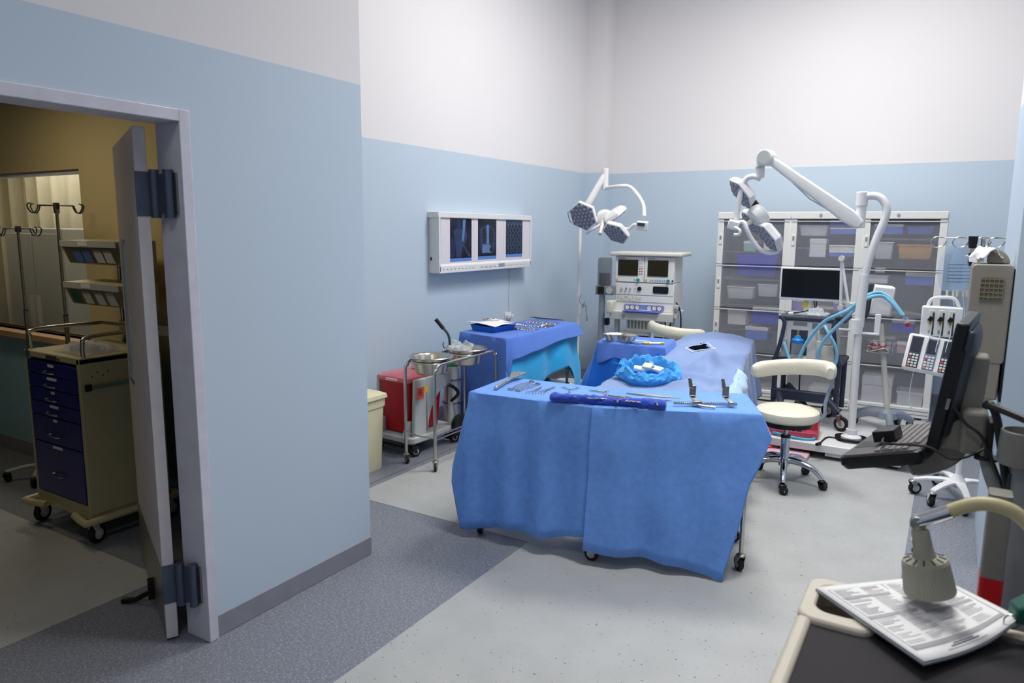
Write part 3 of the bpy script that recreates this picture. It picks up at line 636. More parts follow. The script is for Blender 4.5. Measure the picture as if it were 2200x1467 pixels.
def warp(y0, y1, z0, z1): return lambda p: [(y0+(y1-y0)*a, z0+(z1-z0)*b3) for a, b3 in p]
f1 = film(-.64,-.303,.085,.474,'dark X-ray film of an elbow joint'); W1 = warp(-.64,-.303,.085,.474)
shp(W1([(.12,.70),(.22,.52),(.25,.30),(.28,.1),(.5,.08),(.55,.3),(.72,.45),(.8,.6),(.7,.8),(.55,.75),(.3,.78)]), gm, f1)
shp(W1([(.58,.98),(.72,.98),(.66,.6),(.6,.45),(.52,.46),(.56,.65)]), gl, f1, .0022); shp(W1([(.52,.42),(.6,.42),(.95,.12),(.85,.1)]), gm, f1, .0024); shp(W1(ell(.55,.43,.06,.05)), gm, f1, .0026)
shp(W1([(.02,.1),(.2,.1),(.26,.4),(.12,.62),(.03,.5)]), mat('x_ray_deep_blue', (30,42,86), .25, var=.2), f1, .002); shp(W1([(.3,.98),(.5,.98),(.5,.72),(.3,.76)]), bpy.data.materials['x_ray_deep_blue'], f1, .0019)
f2 = film(-.195,.125,.092,.475,'dark X-ray film of a chest'); W2 = warp(-.195,.125,.092,.475)
shp(W2([(.1,.72),(.2,.8),(.42,.84),(.6,.84),(.82,.8),(.92,.7),(.9,.25),(.82,.16),(.22,.16),(.12,.3)]), gm, f2)
shp(W2(ell(.33,.58,.10,.22)), fb, f2, .0022); shp(W2(ell(.72,.58,.11,.24)), fb, f2, .0022)
shp(W2([(.46,.86),(.58,.86),(.60,.16),(.46,.16)]), gl, f2, .0024); shp(W2([(.22,.16),(.78,.16),(.76,.24),(.62,.36),(.44,.36),(.24,.38)]), gl, f2, .0023); shp(W2(ell(.72,.24,.09,.07)), fb, f2, .0026)
for k in range(5):
    for s in (-1, 1): MB().tube([(XS+.0024, *W2([(.52+s*.06,.76-.085*k)])[0]),(XS+.0024, *W2([(.52+s*.24,.76-.085*k)])[0]),(XS+.0024, *W2([(.52+s*.33,.69-.085*k)])[0])], .0009, 4).build('rib_print', gm, f2)
f3 = film(.307,.63,.10,.475,'dark CT film with a grid of ring shaped scans'); W3 = warp(.307,.63,.10,.475)
for r in range(5):
    for c in range(5):
        cy, cz = W3([(.12+.19*c, .92-.185*r)])[0]; k3 = (.6 if (r == 4 and c > 2) else 1)
        MB().tube([(XS+.0022, cy+.020*k3*math.cos(a), cz+.028*math.sin(a)) for a in [2*math.pi*i/14 for i in range(14)]], .0016 if r else .0024, 4, closed=True).build('scan_print', gl, f3)
        if r == 0: MB().tube([(XS+.0022, cy+.011*math.cos(a), cz-.012+.011*math.sin(a)) for a in [2*math.pi*i/10 for i in range(10)]], .002, 4, closed=True).build('scan_print', gl, f3)
MB().tube(cr([(.02,.55,0),(.012,.55,-.2),(.012,.54,-.38),(.012,.56,-.52)], 5), .004, 6).build('power_cable', 'cablew', t)
o = thing('wall_socket', 'white wall socket with plugs above the dark blue wrapped table', 'socket', (XV, 6.44, .84))
MB().bb(0,.012,-.06,.06,-.04,.04).build('plate', 'white', o, bevel=.003)
for s in (-1, 1): MB().bb(.012,.05,s*.03-.018,s*.03+.018,-.018,.018).build('plug', 'white', o, bevel=.004)
# ================================================================ BASIN STAND
t = thing('basin_stand', 'tubular steel double basin stand on casters', 'basin stand', (0,0,0))
ZS = .775
la = (-3.385,4.06); lb_ = (-3.09,4.03); lc = (-3.10,4.86); ld = (-3.40,4.84)
for a, b2 in ((la, ld), (lb_, lc)):
    d = (Vector(b2)-Vector(a)).normalized()*.08
    MB().tube(cr([(a[0],a[1],.085),(a[0],a[1],ZS-.10),(a[0]+d.x*.3,a[1]+d.y*.3,ZS-.03),(a[0]+d.x,a[1]+d.y,ZS),((a[0]+b2[0])/2,(a[1]+b2[1])/2,ZS),(b2[0]-d.x,b2[1]-d.y,ZS),(b2[0]-d.x*.3,b2[1]-d.y*.3,ZS-.03),(b2[0],b2[1],ZS-.10),(b2[0],b2[1],.085)], 5), .0125, 10).build('hoop', 'steel', t)
for (a, b2) in ((la, lb_), (ld, lc)):
    MB().tube(cr([(a[0],a[1],.245),((a[0]+b2[0])/2,(a[1]+b2[1])/2-.03*(1 if a is la else -1),.245),(b2[0],b2[1],.245)], 5), .006, 6).build('rail', 'steel', t)
MB().cyl((lb_[0],lb_[1],.255), (lc[0],lc[1],.255), .006, n=8).build('rail', 'steel', t); MB().cyl((lb_[0],lb_[1],.23), (lc[0],lc[1],.23), .006, n=8).build('rail', 'steel', t)
BC = [(-3.245,4.19), (-3.24,4.64)]
for (x, y) in BC: MB().tube([(x+.142*math.cos(a), y+.142*math.sin(a), ZS+.0) for a in [2*math.pi*i/30 for i in range(30)]], .006, 6, closed=True).build('ring', 'steel', t)
for p in (la, lb_, lc, ld): caster(t, (*p, 0), .03, random.uniform(0,6), .02, stem=.02)
for k, (x, y) in enumerate(BC):
    b2 = thing('steel_basin', ('empty steel basin at the front of the double stand', 'steel basin at the rear of the double stand, holding a plastic packet')[k], 'basin', (x, y, ZS-.09))
    MB().lathe([(.02,.0),(.105,.0),(.115,.008),(.138,.108),(.143,.118),(.166,.122),(.169,.126),(.165,.130),(.142,.124),(.134,.112),(.11,.012),(.02,.006)], n=40).build('bowl', 'steel', b2)
def crump(u, v, a=.11, h=.03, s=0): return ((u-.5)*a*1.3, (v-.5)*a, h*NZ.noise(Vector((u*4+s, v*4, s)))+.02)
o = MB(Matrix.Translation((-3.27,4.61,ZS+.03)) @ Euler((.3,.1,.4)).to_matrix().to_4x4()).grid(14, 12, lambda u, v: crump(u, v, .14, .06, 2)).build('plastic_packet', 'film_clear', solid=.002, ang=20); tag(o, 'clear crumpled plastic packet in the rear steel basin', 'packet')
# ================================================================ SHARPS BIN ON CART
t = thing('sharps_cart', 'grey wheeled cart holding the red sharps container', 'cart', (-3.615,4.45,0), -.05)
# local: x across (front edge faces -y)
arc = [(.20-.27*math.cos(R_(a)), .17+.33*math.sin(R_(a))) for a in range(0, 91, 15)]
for s in (-1, 1):
    MB().ext([(-.24,.12),(-.22,.60),(-.09,.60),(-.09,.12)], 'X', s*.19-.016, s*.19+.016).build('front_post', 'ltgrey', t, bevel=.01)
    MB().ext([(-.09,.60),(.18,.60)]+[(y, z) for y, z in reversed(arc)], 'X', s*.19-.014, s*.19+.014).build('side_arch', 'ltgrey', t, bevel=.006)
    MB().ext([(.18,.60),(.20,.60),(.27,.12),(.20,.12),(.20,.5)], 'X', s*.19-.016, s*.19+.016).build('rear_post', 'ltgrey', t, bevel=.008)
MB().prism(rrect(.44,.56,.06), .10, .155).build('base', 'ltgrey', t, bevel=.012)
for s in (-1, 1): MB().ext([(-.30,.14),(-.24,.27),(-.20,.27),(-.2,.12)], 'X', s*.14-.02, s*.14+.02).build('foot_bracket', 'ltgrey', t, bevel=.01)
MB().ext([(-.30,.09),(-.26,.13),(-.1,.13),(-.1,.06),(-.26,.06)], 'X', -.12, .12).build('pedal', 'rubber', t, bevel=.01)
for x in (-.19,.19):
    for y in (-.24,.24): caster(t, (x,y,0), .042, 1.2, .04, 'black')
for s in (-1, 1): MB().lathe([(.03,-.02),(.085,-.02),(.09,0),(.085,.02),(.03,.02)], (s*.24,.28,.15), 22, 'X').build('rear_wheel', 'rubber', t)
MB().tube(cr([(.215,.17,.5),(.26,.2,.47),(.27,.22,.42),(.215,.2,.36)],4), .014, 8).build('grip', 'black', t)
t = thing('sharps_container', 'tapered red sharps container with clear pinkish lid', 'container', (-3.63,4.43,.16), -.05)
rg = [[(x, y, z) for x, y in rrect(w_, d_, .03)] for w_, d_, z in ((.25,.36,0),(.26,.37,.005),(.315,.42,.41),(.32,.425,.415))]
MB().rings(rg).build('body', 'red', t)
lidm = glassy('pinkish_clear_lid', (226,120,136), .6, .2)
rg = [[(x, y, z) for x, y in rrect(w_, d_, .03)] for w_, d_, z in ((.345,.45,.41),(.35,.455,.42),(.34,.445,.445),(.28,.39,.46),(.27,.38,.46))]
MB().rings(rg).build('lid', lidm, t)
for k in range(7): MB().box((.175,-.18+.06*k,.428), (.006,.014,.01)).build('lid_clip', 'red', t)
MB().box((0,-.228,.425), (.12,.012,.02)).build('lid_latch', mat('pale_pink_plastic', (226,190,196), .4), t, bevel=.003)
MB().bb(-.06,.14,.06,.19,.463,.53).build('lid_flap', 'offwhite', t, bevel=.006)
t = thing('warning_label', 'red and orange biohazard label on the sharps cart frame', 'label', (-3.39,4.23,.5), -.05)
MB().bb(.0,.002,-.03,.05,-.045,.045).build('plate', mat('orange_red_label', (226,92,70), .5), t); MB().bb(.0,.003,.055,.10,-.0,.045).build('plate', 'yellow', t)
for a in (90,210,330): MB().tube([(.003, .01+.014*math.cos(R_(a))+.011*math.cos(q), .005+.014*math.sin(R_(a))+.011*math.sin(q)) for q in [2*math.pi*i/12 for i in range(12)]], .002, 4, closed=True).build('symbol', 'black', t)
# ================================================================ BEIGE BIN
t = thing('pedal_bin', 'beige bin with lid at the edge of the blue partition', 'bin', (-3.585,3.76,0))
bm_ = mat('beige_plastic', (222,214,180), .45, var=.03)
rg = [[(x, y, z) for x, y in rrect(w_, d_, .03)] for w_, d_, z in ((.25,.24,0),(.255,.245,.01),(.285,.275,.465),(.30,.29,.47),(.305,.295,.525))]
MB().rings(rg).build('body', bm_, t); rg = [[(x, y, z) for x, y in rrect(w_, d_, .03)] for w_, d_, z in ((.31,.30,.527),(.33,.32,.535),(.32,.31,.56),(.24,.22,.58))]
MB().rings(rg).build('lid', bm_, t)
MB().bb(-.05,.11,-.18,-.11,.05,.065).build('pedal', 'steel', t, bevel=.004)
# ================================================================ GAS CYLINDER ON CART
t = thing('gas_cylinder', 'silver gas cylinder with green shoulder behind the basin stand', 'gas cylinder', (-3.52,4.83,.05))
MB().lathe([(.05,0),(.07,.008),(.072,.03),(.072,.52),(.066,.56)], n=28).build('body', mat('satin_aluminium', (206,207,210), .42, .55, .03), t)
MB().lathe([(.066,.56),(.055,.60),(.03,.63),(.022,.64)], n=28).build('shoulder', mat('green_enamel', (20,120,70), .35), t)
MB().lathe([(.018,.64),(.018,.68),(.028,.682),(.028,.70),(.01,.702)], n=14).build('valve', 'chrome', t)
t = thing('cylinder_cart', 'black hand cart with crooked grip carrying the silver cylinder', 'hand cart', (-3.52,4.83,0))
for x in (-.085,.075): MB().cyl((x,.085,.05), (x,.085,.7), .010, n=8).build('rail', 'black', t)
MB().tube(cr([(-.085,.085,.68),(-.085,.085,.80),(-.10,.08,.86),(-.135,.06,.91)],4), .011, 8).build('neck', 'dkgrey', t)
MB().cyl((-.132,.062,.905), (-.19,.03,.985), .017, n=12).build('grip', 'black', t)
MB().tube(cr([(-.09,.07,.76),(-.12,.06,.74),(-.13,.05,.77),(-.12,.05,.79)],4), .004, 6).build('hook', 'black', t)
for z in (.3,.5): MB().tube([(.078*math.cos(a), .078*math.sin(a), z) for a in [2*math.pi*i/20 for i in range(20)]], .006, 6, closed=True).build('band', 'dkgrey', t)
MB().cyl((0,0,.03), (0,0,.05), .09, n=20).build('base_plate', 'dkgrey', t)
for s in (-1, 1): MB().lathe([(.02,-.018),(.055,-.018),(.06,0),(.055,.018),(.02,.018)], (s*.115,.1,.06), 18, 'X').build('wheel', 'rubber', t)
MB().cyl((-.12,.1,.06), (.12,.1,.06), .008, n=8).build('axle', 'steel_d', t)
# ================================================================ SURGICAL LIGHTS
HEX = [(math.cos(R_(60*k+30)), math.sin(R_(60*k+30))) for k in range(6)]
lens_m = mat('led_lens_grey', (150,156,170), .25, var=.1, scale=40, spec=.6); lens_d = mat('led_backing', (112,118,134), .35)
def hexhead(parent, c, nrm, R, roll=0, thick=.06):
    "hexagonal LED head: c centre of its face, nrm where it shines"
    nrm = Vector(nrm).normalized(); q = nrm.to_track_quat('Z', 'Y').to_matrix().to_4x4(); mx = Matrix.Translation(Vector(c)) @ q @ Matrix.Rotation(roll, 4, 'Z')
    b3 = MB(mx); b3.rings([[(x*R*s, y*R*s, z) for x, y in HEX] for s, z in ((.93,.004),(1,0),(1,-thick*.55),(.8,-thick),(.3,-thick*1.15))])
    h = b3.build('lamp_head', 'white_metal', parent, bevel=.006)
    MB(mx).prism([(x*R*.9, y*R*.9) for x, y in HEX], .003, .006).build('lens_plate', lens_d, h)
    lm = MB(mx); st = R*.265
    for i in range(-3, 4):
        for j in range(-3, 4):
            x = st*(i+.5*j)*1.0; y = st*j*.866
            if max(abs(x), abs(x*.5+y*.866), abs(x*.5-y*.866)) < R*.665: lm.lathe([(st*.46,.006),(st*.42,.011),(st*.2,.014),(st*.02,.0145)], (x,y,0), 8)
    l2 = lm.build('lenses', lens_m, h); return h, mx
t = thing('surgical_light', 'white surgical light with three hexagonal heads on a slim pole by the corner', 'surgical light')
YL = 6.85
base = atz(1238, 846, 0); pt = at(1251, 470, YL)
px_, py_ = base.x, base.y
MB().prism(rrect(.62,.5,.1,cx=px_,cy=py_), .06, .11).build('base', 'white', t, bevel=.015)
MB().prism(rrect(.64,.52,.1,cx=px_,cy=py_), .05, .062).build('bumper', 'red', t)
for a in (-.24,.24):
    for c in (-.19,.19): caster(t, (px_+a,py_+c,0), .022, 1, .02, stem=.0)
MB().cyl((px_,py_,.11), (px_,py_,1.86), .020, n=16).build('pole', 'white_metal', t); MB().cyl((px_,py_,.86), (px_,py_,1.08), .026, n=16).build('pole_sleeve', 'white_metal', t)
J = Vector((px_,py_,1.86)); K = at(1301, 372, YL+.15)
ar = MB(); d = (K-J); ar.tube([J, J+d*.08, J+d*.5, K-d*.05], [.03,.042,.038,.03], 10); ar.build('spring_arm', 'white_metal', t)
MB().cyl(K+Vector((0,0,.05)), K-Vector((0,0,.17)), .032, n=16).build('joint', 'white_metal', t, bevel=.005)
K2 = K-Vector((0,0,.15))
yk = [K2, at(1330,400,YL), at(1352,401,YL), at(1368,416,YL-.1), at(1382,440,YL-.15), at(1384,465,YL-.2)]
MB().tube(cr(yk, 5), .019, 10).build('yoke', 'white_metal', t)
cb = at(1380, 485, YL-.2); MB(Matrix.Translation(cb)).box((0,0,0), (.11,.06,.085), (.2,.1,.15)).build('control_box', 'white', t, bevel=.008); MB(Matrix.Translation(cb)).box((.0,-.036,.012), (.07,.008,.03), (.2,.1,.15)).build('control_display', 'dkgrey', t)
hub = at(1300, 472, YL-.15)
MB().tube(cr([cb, at(1362,483,YL-.2), at(1345,492,YL-.18), hub], 4), .017, 8).build('yoke_link', 'white_metal', t)
nl = (Vector((-1.0,3.2,.95))-hub).normalized()
MB(Matrix.Translation(hub) @ nl.to_track_quat('Z','Y').to_matrix().to_4x4()).lathe([(.05,.05),(.085,.04),(.10,0),(.095,-.05),(.05,-.08)], n=24).build('hub', 'white_metal', t)
h1, mx = hexhead(t, at(1252,465,YL-.28), (-.05,-.95,-.42), .158, .1)
MB(mx).tube(cr([(-.135,.05,-.03),(-.17,.05,-.02),(-.17,-.05,-.02),(-.135,-.05,-.03)],3), .005, 6).build('handle', 'midgrey', h1)
hexhead(t, at(1321,465,YL-.12), (.45,.35,-.8), .145, .5); hexhead(t, at(1322,502,YL-.28), (-.22,-.72,-.75), .145, .2)
for a, b2 in ((at(1277,466,YL-.2), hub), (at(1312,470,YL-.12), hub), (at(1318,488,YL-.2), hub)): MB().cyl(a, b2, .03, .036, n=12).build('arm_link', 'black', t)
MB().cyl(hub-Vector((0,.05,.02)), at(1289,503,YL-.4), .019, .017, n=14).build('sterile_handle', 'offwhite', t)
MB().tube(cr([hub+Vector((0,-.04,-.03)), at(1275,492,YL-.25), at(1260,501,YL-.2)],4), .014, 8).build('lower_bar', 'white_metal', t)
cbp = [at(1249,632,6.84),at(1245,645,6.8),at(1251,655,6.78),at(1256,648,6.8),at(1250,662,6.78),at(1258,655,6.8),at(1260,675,6.8),at(1261,682,6.8)]
MB().tube(cr(cbp,5), .006, 6).build('power_cord', 'midgrey', t); MB().cyl(at(1261,680,6.8), at(1261,690,6.8), .014, .010, n=8).build('plug', 'midgrey', t)
# ================================================================ ANAESTHESIA MACHINE
AM = at(1377, 700, 7.25)
t = thing('anaesthesia_machine', 'white anaesthesia machine with two dark screens near the room corner', 'medical machine', (AM.x, 7.30, 0), .10)
W = .335
# frame, base, shelf
MB().prism(rrect(.66,.6,.05,cy=.3), .08, .14).build('base', 'ltgrey', t, bevel=.01)
for x in (-.28,.28):
    for y in (.06,.54): caster(t, (x,y,0), .038, 1, .025, stem=.0)
for x in (-W+.03, W-.03): MB().bb(x-.022,x+.022,.03,.10,.14,.86).build('post', 'ltgrey', t, bevel=.004)
MB().bb(-W,W,.1,.5,.14,.60).build('rear_case', 'grey', t)
MB().bb(-W-.01,W+.01,-.10,.42,.84,.885).build('worktop', 'white', t, bevel=.008); MB().bb(-W-.01,W+.01,-.105,-.08,.80,.885).build('worktop_edge', 'ltgrey', t, bevel=.006)
MB().bb(-W-.045,-W+.03,-.13,.1,.86,1.0).build('side_grip', 'offwhite', t, bevel=.02); 
MB().cyl((-W+.15,-.112,.84), (-W+.15,-.098,.84), .016, n=14).build('knob', 'grey', t)
MB().bb(-W+.01,W-.02,.03,.45,.885,1.19).build('body', 'white', t, bevel=.006)
MB().bb(-W+.015,W-.025,.022,.03,1.06,1.185).build('vent_panel', 'white', t, bevel=.004); MB().bb(-W+.015,W-.025,.024,.03,.985,1.05).build('flow_panel', 'white', t, bevel=.004)
MB().ext(rrect(.165,.075,.015,cx=.175,cy=1.123), 'Y', .014, .022).build('vent_screen', 'screen', t)
for k, (x, r0, mm) in enumerate(((-.25,.012,'chrome'),(-.2,.008,'drape_dk'),(-.155,.01,'chrome'),(-.10,.004,'black'),(-.055,.022,'black'))): MB().cyl((x,.006,1.128), (x,.024,1.128), r0, n=14).build('dial', mm, t)
for k in range(3): MB().cyl((-.25+.045*k,-.01,1.095), (-.25+.045*k,.02,1.11), .006, n=8).build('outlet', 'steel', t)
MB().bb(-.30,-.03,.02,.025,.99,1.045).build('instruction_plate', mat('printed_plate', (206,206,196), .5, var=.35, scale=46), t)
bp_ = MB().ext(rrect(.44,.062,.02,cx=.0,cy=.925), 'Y', .02, .03).build('gauge_panel', mat('lavender_panel', (122,136,196), .45), t)
for x in (-.18,-.125,-.07,.06,.115,.17):
    g = MB().cyl((x,.012,.925), (x,.022,.925), .0255, n=18).build('gauge', 'steel_d', t); MB().cyl((x,.009,.925), (x,.0125,.925), .021, n=18).build('dial_face', 'paper', g); MB().box((x+.004,.008,.931), (.003,.002,.018), (0,.5,0)).build('needle', 'black', g)
# twin monitors on the shelf
for s, w_ in ((-1, -.172), (1, .152)):
    mo = MB().bb(w_-.16,w_+.16,.02,.40,1.195,1.47).build('monitor', 'white', t, bevel=.006)
    MB().bb(w_-.125,w_+.095,.012,.022,1.265,1.435).build('screen', 'screen', mo, bevel=.003)
    MB().cyl((w_+.10,.0,1.222), (w_+.10,.022,1.222), .017, n=16).build('teal_knob', mat('teal_knob', (30,140,140), .4), mo)
    MB().box((w_+.065,.016,1.226), (.014,.008,.008)).build('button', mat('blue_key', (90,170,220), .4), mo); MB().box((w_-.135,.016,1.222), (.02,.006,.022)).build('sticker', 'yellow', mo)
    MB().box((w_-.09,.018,1.45), (.08,.002,.008)).build('logo_strip', mat('teal_lettering', (90,150,150), .5), mo)
    if s < 0:
        for r in range(5):
            for c in range(2): MB().box((w_+.113+.024*c,.018,1.40-.028*r), (.016,.006,.007)).build('key', ('cablew','red_t')[r > 1], mo)
    else:
        for c in range(6):
            for r in range(2): MB().box((w_-.09+.026*c,.018,1.217+.012*r), (.016,.006,.008)).build('key', mat('pale_blue_key', (140,190,225), .4) if c > 2 else 'ltgrey', mo)
        MB().box((w_+.145,.018,1.222), (.014,.006,.02)).build('port', 'black', mo)
MB().bb(-W-.05,W+.06,-.02,.46,1.475,1.515).build('top_shelf', 'offwhite', t, bevel=.012)
# below the worktop: slotted bin and shelf with three bays
lb2 = MB().bb(-.18,.18,.0,.3,.66,.80).build('slotted_drawer', 'offwhite', t, bevel=.006)
for k in range(9): MB().bb(-.165+.038*k,-.145+.038*k,-.004,.002,.70,.785).build('slot', 'grey', lb2)
MB().bb(-.25,.25,.03,.4,.62,.655).build('lower_shelf', 'white', t, bevel=.006); MB().bb(-.25,.25,.03,.4,.47,.50).build('lower_shelf', 'white', t, bevel=.006)
for x in (-.235,-.08,.08,.235): MB().bb(x-.015,x+.015,.03,.4,.50,.62).build('divider', 'white', t)
for x in (-.155,0,.155): MB().bb(x-.05,x+.05,.09,.3,.53,.59).build('bay_unit', 'black', t, bevel=.004)
# absorber on the left: smoked bellows, valve, grey column
MB().cyl((-W-.13,.0,.10), (-W-.13,.0,1.05), .035, n=12).build('absorber_column', 'midgrey', t)
MB().bb(-W-.19,-W+.02,-.06,.08,1.05,1.15).build('absorber_block', 'grey', t, bevel=.01)
MB().cyl((-W-.03,-.075,1.1), (-W-.03,-.06,1.1), .036, n=18).build('pressure_gauge', 'ltgrey', t); MB().bb(-W-.16,-W-.09,-.07,-.06,1.06,1.14).build('valve_window', 'black', t)
MB().lathe([(.075,1.155),(.078,1.16),(.078,1.42),(.07,1.45),(.02,1.455)], (-W-.11,.01,0), 22).build('bellows_dome', 'smoke', t); MB().lathe([(.06,1.16),(.06,1.28),(.055,1.285)], (-W-.11,.01,0), 18).build('bellows', 'dkgrey', t)
MB().bb(-W-.08,-W-.03,-.06,.0,.72,.80).build('vacuum_regulator', 'black', t, bevel=.01); MB().cyl((-W-.055,-.03,.6), (-W-.055,-.03,.72), .018, n=12).build('suction_trap', 'film_clear', t)
for pts in (((.22,.05,.82),(.25,.0,.72),(.24,.03,.6)),((.3,.05,.82),(.28,.02,.7),(.27,.05,.55)),((.35,.0,1.0),(.40,-.03,.92),(.41,-.01,.75),(.38,.02,.6))): MB().tube(cr(pts,5), .008, 6).build('hose', 'cable', t)
MB().bb(W+.01,W+.05,-.08,.0,.84,.98).build('side_rail', 'ltgrey', t, bevel=.006); MB().cyl((W+.03,-.09,.93), (W+.03,.02,.93), .022, n=10).build('clamp', 'grey', t)
# blue cloth and syringes on the worktop
o = MB(Matrix.Translation((AM.x+.01,7.235,.893)) @ Matrix.Rotation(.10,4,'Z')).prism([(-.2,-.06),(-.1,-.075),(.06,-.07),(.19,-.075),(.21,.02),(.1,.035),(-.15,.03)], -.004, .006).build('folded_cloth', 'towel', bevel=.003); tag(o, 'folded dark blue cloth on the worktop of the anaesthesia machine', 'cloth')
sy = thing('syringe', 'clear syringe on the blue cloth of the anaesthesia machine', 'syringe', (AM.x+.03,7.225,.908), .2)
MB().cyl((-.05,0,0), (.03,0,0), .008, n=10).build('barrel', 'film_clear', sy); MB().cyl((.03,0,0), (.09,0,0), .004, n=8).build('plunger', 'paper', sy); MB().cyl((-.075,0,0), (-.05,0,0), .0015, n=6).build('needle', 'instr', sy)
# ================================================================ STORAGE CABINETS
YC, XD, HC = 7.634, (-2.13,-1.41,-.755,-.07), 1.94
cabm = mat('white_cabinet_enamel', (224,225,224), .4, var=.02)
pos = ('left', 'middle', 'right')
for k in range(3):
    x0, x1 = XD[k], XD[k+1]; w_ = x1-x0
    t = thing('storage_cabinet', ('left of the three white storage cabinets with frosted doors, blue bins inside','middle one of the three white storage cabinets with frosted doors','right of the three white storage cabinets, orange bin behind its frosted door')[k], 'cabinet', (x0, YC, 0), 0, 'white storage cabinets along the back wall')
    for x in (.03, w_-.03): MB().bb(x-.03,x+.03,0,.05,0,HC-.07).build('post', cabm, t, bevel=.004)
    MB().bb(0,w_,-.012,.5,HC-.07,HC).build('top', cabm, t, bevel=.006); MB().bb(0,w_,-.012,.5,.02,.12).build('plinth', cabm, t, bevel=.006)
    for z in (.05,.085): MB().bb(.01,w_-.01,-.0145,-.011,z,z+.006).build('groove', 'grey', t)
    MB().bb(0,w_,.485,.5,.12,HC-.07).build('back_panel', 'ltgrey', t)
    for x in (.006, w_-.006): MB().bb(x-.006,x+.006,.05,.485,.12,HC-.07).build('side_panel', cabm, t)
    MB().cyl((w_*.42,-.018,HC-.033), (w_*.42,-.01,HC-.033), .014, n=14).build('lock', 'midgrey', t)
    zr = [.125,.50,.955,1.41,1.865]
    for r in range(4):
        p = MB().bb(.062,w_-.062,.012,.017,zr[r]+.004,zr[r+1]-.004).build('door_panel', 'frosted', t)
        MB().bb(.0,w_,-.002,.0125,zr[r+1]-.004,zr[r+1]-.0005).build('seam', 'dkgrey', t) if r < 3 else None
        hb = MB().bb(.02,.05,-.008,.0,zr[r]+.2,zr[r]+.31).build('latch', 'white', t, bevel=.003); MB().bb(.026,.044,-.010,-.006,zr[r]+.25,zr[r]+.29).build('latch_slot', 'grey', hb)
        MB().bb(.01,w_-.01,-.006,.0,zr[r+1]-.02,zr[r+1]-.012).build('hinge_strip', cabm, t)
    for z in ((.45,.72,.98,1.25,1.53),(.45,.72,.98,1.25,1.58),(.45,.72,.98,1.41,1.68))[k]:
        sh = MB()
        for y in (.06,.16,.26,.36,.46): sh.cyl((.02,y,z), (w_-.02,y,z), .004, n=6)
        sh.bb(.012,w_-.012,.05,.056,z-.003,z+.012)
        sh.build('wire_shelf', 'steel_d', t)['kind'] = 'stuff'
BM = {c: mat(n_, rgb, .45, var=.04) for c, n_, rgb in (('b','royal_blue_bin',(52,74,214)),('w','white_bin',(236,236,234)),('o','orange_tan_bin',(226,176,96)),('l','blue_carton',(84,128,216)),('t','teal_pack',(150,196,196)),('p','pink_pack',(212,176,176)),('y','yellow_carton',(222,186,70)),('v','violet_carton',(150,140,214)))}
SHZ = [.45,.72,.98,1.25,1.41,1.53,1.58,1.68,.12]
def stock(px0, px1, py0, py1, kind, c, label, yy=7.668, dep=.26):
    a, b2 = at(px0, py1, yy), at(px1, py0, yy); x0, x1, z0, z1 = a.x, b2.x, a.z, b2.z
    w_, h_ = x1-x0, z1-z0; t = thing('storage_'+('tub' if kind == 'tub' else 'carton'), label, 'tub' if kind == 'tub' else 'carton', ((x0+x1)/2, yy+dep/2, z0), 0, 'supplies in the white cabinets')
    if kind == 'tub':
        rg = [[(x, y, z) for x, y in rrect(w_*s, dep*s, .012)] for s, z in ((.86,0),(.88,.004),(.98,h_*.93),(1.04,h_*.93),(1.04,h_),(.96,h_),(.86,.01))]
        MB().rings(rg).build('tub', BM[c], t)
    else:
        MB().bb(-w_/2,w_/2,-dep/2,dep/2,0,h_*.72).build('carton', BM[c], t, bevel=.004); MB().bb(-w_/2-.003,w_/2+.003,-dep/2-.003,dep/2+.003,h_*.72,h_).build('lid', BM['w'], t, bevel=.004)
    return t
